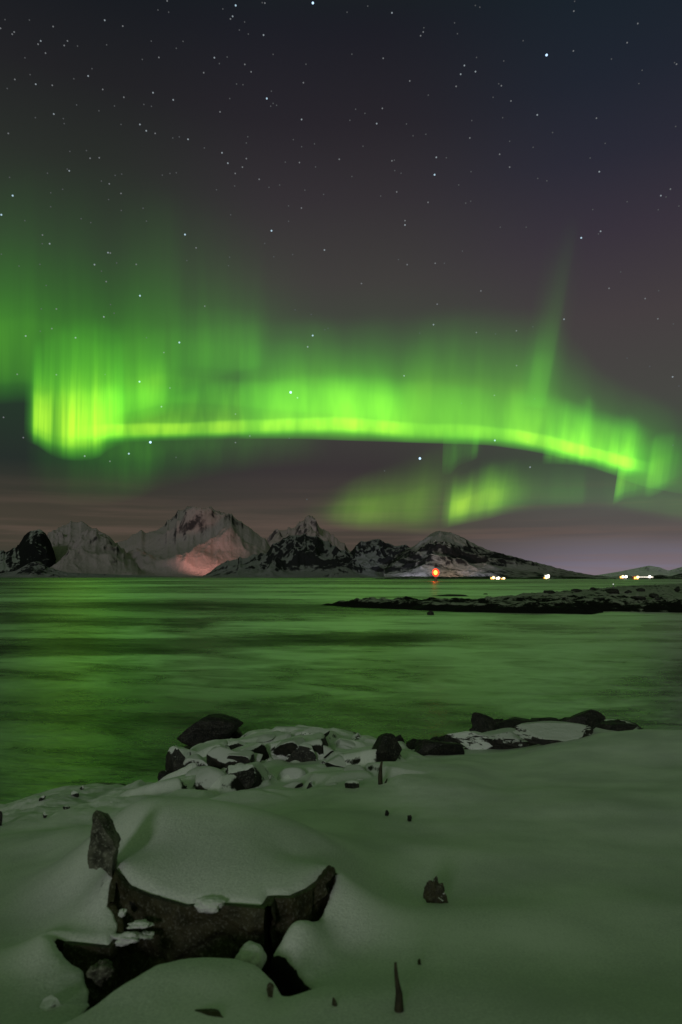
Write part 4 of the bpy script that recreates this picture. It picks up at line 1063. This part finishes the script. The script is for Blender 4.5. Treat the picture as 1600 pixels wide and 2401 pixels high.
zone(800, 0, [(123, 28, 1), (234, 59, 3), (638, 33, 1), (1070, 51, 2), (1364, 108, 2), (378, 147, 2), (366, 164, 2), (535, 155, 1), (837, 187, 1), (1315, 196, 2), (50, 249, 1), (194, 268, 2), (1068, 234, 2), (1243, 271, 1),
               (567, 301, 3), (618, 329, 3), (550, 341, 3), (316, 372, 2), (529, 397, 2), (737, 394, 2), (725, 385, 1), (401, 437, 1), (699, 447, 1), (781, 464, 2), (748, 280, 1), (623, 264, 1), (1542, 295, 2), (1533, 288, 1),
               (1384, 323, 1), (1369, 384, 1), (190, 498, 2), (67, 502, 1), (110, 521, 1), (41, 553, 1), (164, 568, 3), (902, 528, 3), (743, 541, 1), (601, 554, 1), (1174, 543, 2), (1538, 581, 1), (390, 617, 1), (331, 624, 1),
               (592, 634, 2), (101, 672, 1), (775, 649, 1), (1214, 659, 1), (883, 677, 1), (438, 723, 3), (484, 725, 1), (729, 709, 2), (234, 739, 2), (245, 736, 1), (1145, 726, 1), (775, 768, 2), (1187, 789, 3), (430, 803, 4),
               (247, 784, 1), (276, 796, 1), (50, 811, 1), (904, 820, 1), (946, 831, 1), (541, 850, 1), (256, 882, 2), (1514, 869, 2), (1470, 899, 3), (400, 930, 2), (573, 933, 1), (1315, 927, 1), (1157, 963, 1), (1553, 947, 1)])
zone(0, 400, [(59, 115, 4), (7, 203, 4), (659, 173, 1), (1061, 203, 1), (674, 232, 1), (1327, 233, 1), (418, 239, 1), (374, 221, 1), (115, 230, 1), (196, 296, 2), (851, 294, 4), (195, 336, 1), (229, 336, 3),
               (902, 355, 2), (497, 377, 3), (508, 379, 2), (1492, 365, 3), (1346, 386, 1), (1259, 396, 1), (1056, 398, 1), (7, 384, 1), (435, 432, 3), (627, 431, 2), (1051, 437, 1), (467, 462, 1), (489, 510, 2), (213, 528, 1),
               (644, 575, 4), (942, 623, 2), (260, 636, 2), (478, 672, 3), (239, 726, 2), (186, 738, 1), (119, 760, 3), (348, 768, 3), (674, 768, 1), (825, 790, 4), (754, 836, 2), (1438, 758, 4), (1415, 810, 3), (1357, 640, 1),
               (1431, 661, 1), (80, 936, 2), (260, 938, 2), (484, 937, 1), (642, 970, 4), (782, 999, 2), (743, 1085, 3), (1368, 1044, 3), (1083, 1119, 2), (17, 1134, 2), (108, 1227, 2), (593, 1301, 4), (390, 1312, 3), (506, 1336, 2),
               (1083, 1250, 2), (1149, 1220, 2), (810, 1318, 1), (1411, 1511, 1), (1330, 1230, 1)])
zone(800, 400, [(1458, 180, 1), (573, 150, 1), (294, 230, 2), (294, 250, 3), (1104, 309, 4), (1193, 279, 3), (1183, 291, 1), (732, 260, 1), (851, 260, 1), (558, 370, 1), (264, 409, 1), (304, 432, 2), (433, 426, 2), (475, 426, 1), (94, 519, 2),
                 (1285, 466, 1), (1232, 541, 2), (1398, 588, 2), (1460, 552, 1), (643, 553, 2), (442, 614, 2), (425, 708, 3), (1025, 683, 3), (622, 744, 2), (806, 736, 2), (882, 718, 1), (362, 747, 1), (1456, 681, 2), (807, 896, 2),
                 (290, 943, 3), (705, 1033, 2), (554, 1069, 1), (890, 1049, 1), (1419, 900, 1), (1315, 862, 1), (1524, 948, 3), (1553, 990, 1), (707, 1240, 4), (869, 1363, 3), (857, 1247, 1), (1526, 1262, 1), (200, 1380, 1)])
rq = random.Random(12)
for _ in range(44): stars.append((rq.uniform(0, 1600), rq.uniform(0, 1) ** 1.4 * 820, 1, None))
special = [(734, 7, 5, "brightest blue-white star at the very top of the sky, left of centre"), (1282, 129, 5, "bright blue star high in the upper right of the sky"),
           (626, 231, 4, "blue star alone in the upper middle of the sky"), (637, 541, 4, "blue-white star above the green glow, left of the centre line"),
           (985, 1075, 5, "large white star just below the arc of northern lights"), (682, 920, 5, "white star shining through the left half of the green arc"),
           (353, 1037, 5, "white star right under the left part of the green arc")]
for x, y, b, lb in special: stars.append((x, y, b, lb))
for x, y, b, lb in stars:
    if lb is None and b == 4: lb = None
    o = bpy.data.objects.new("star", star_me[b]); COL.objects.link(o)
    o.location = at(x, y, 150000.0)
    if lb: tag(o, lb, "star", "stars in the night sky")
    else: tag(o, {1: "faintest pinprick star scattered over the night sky", 2: "faint small star scattered over the night sky", 3: "medium bright star scattered over the night sky", 4: "bright small star scattered over the night sky"}[b], "star", "stars in the night sky")
print('stars', len(stars))
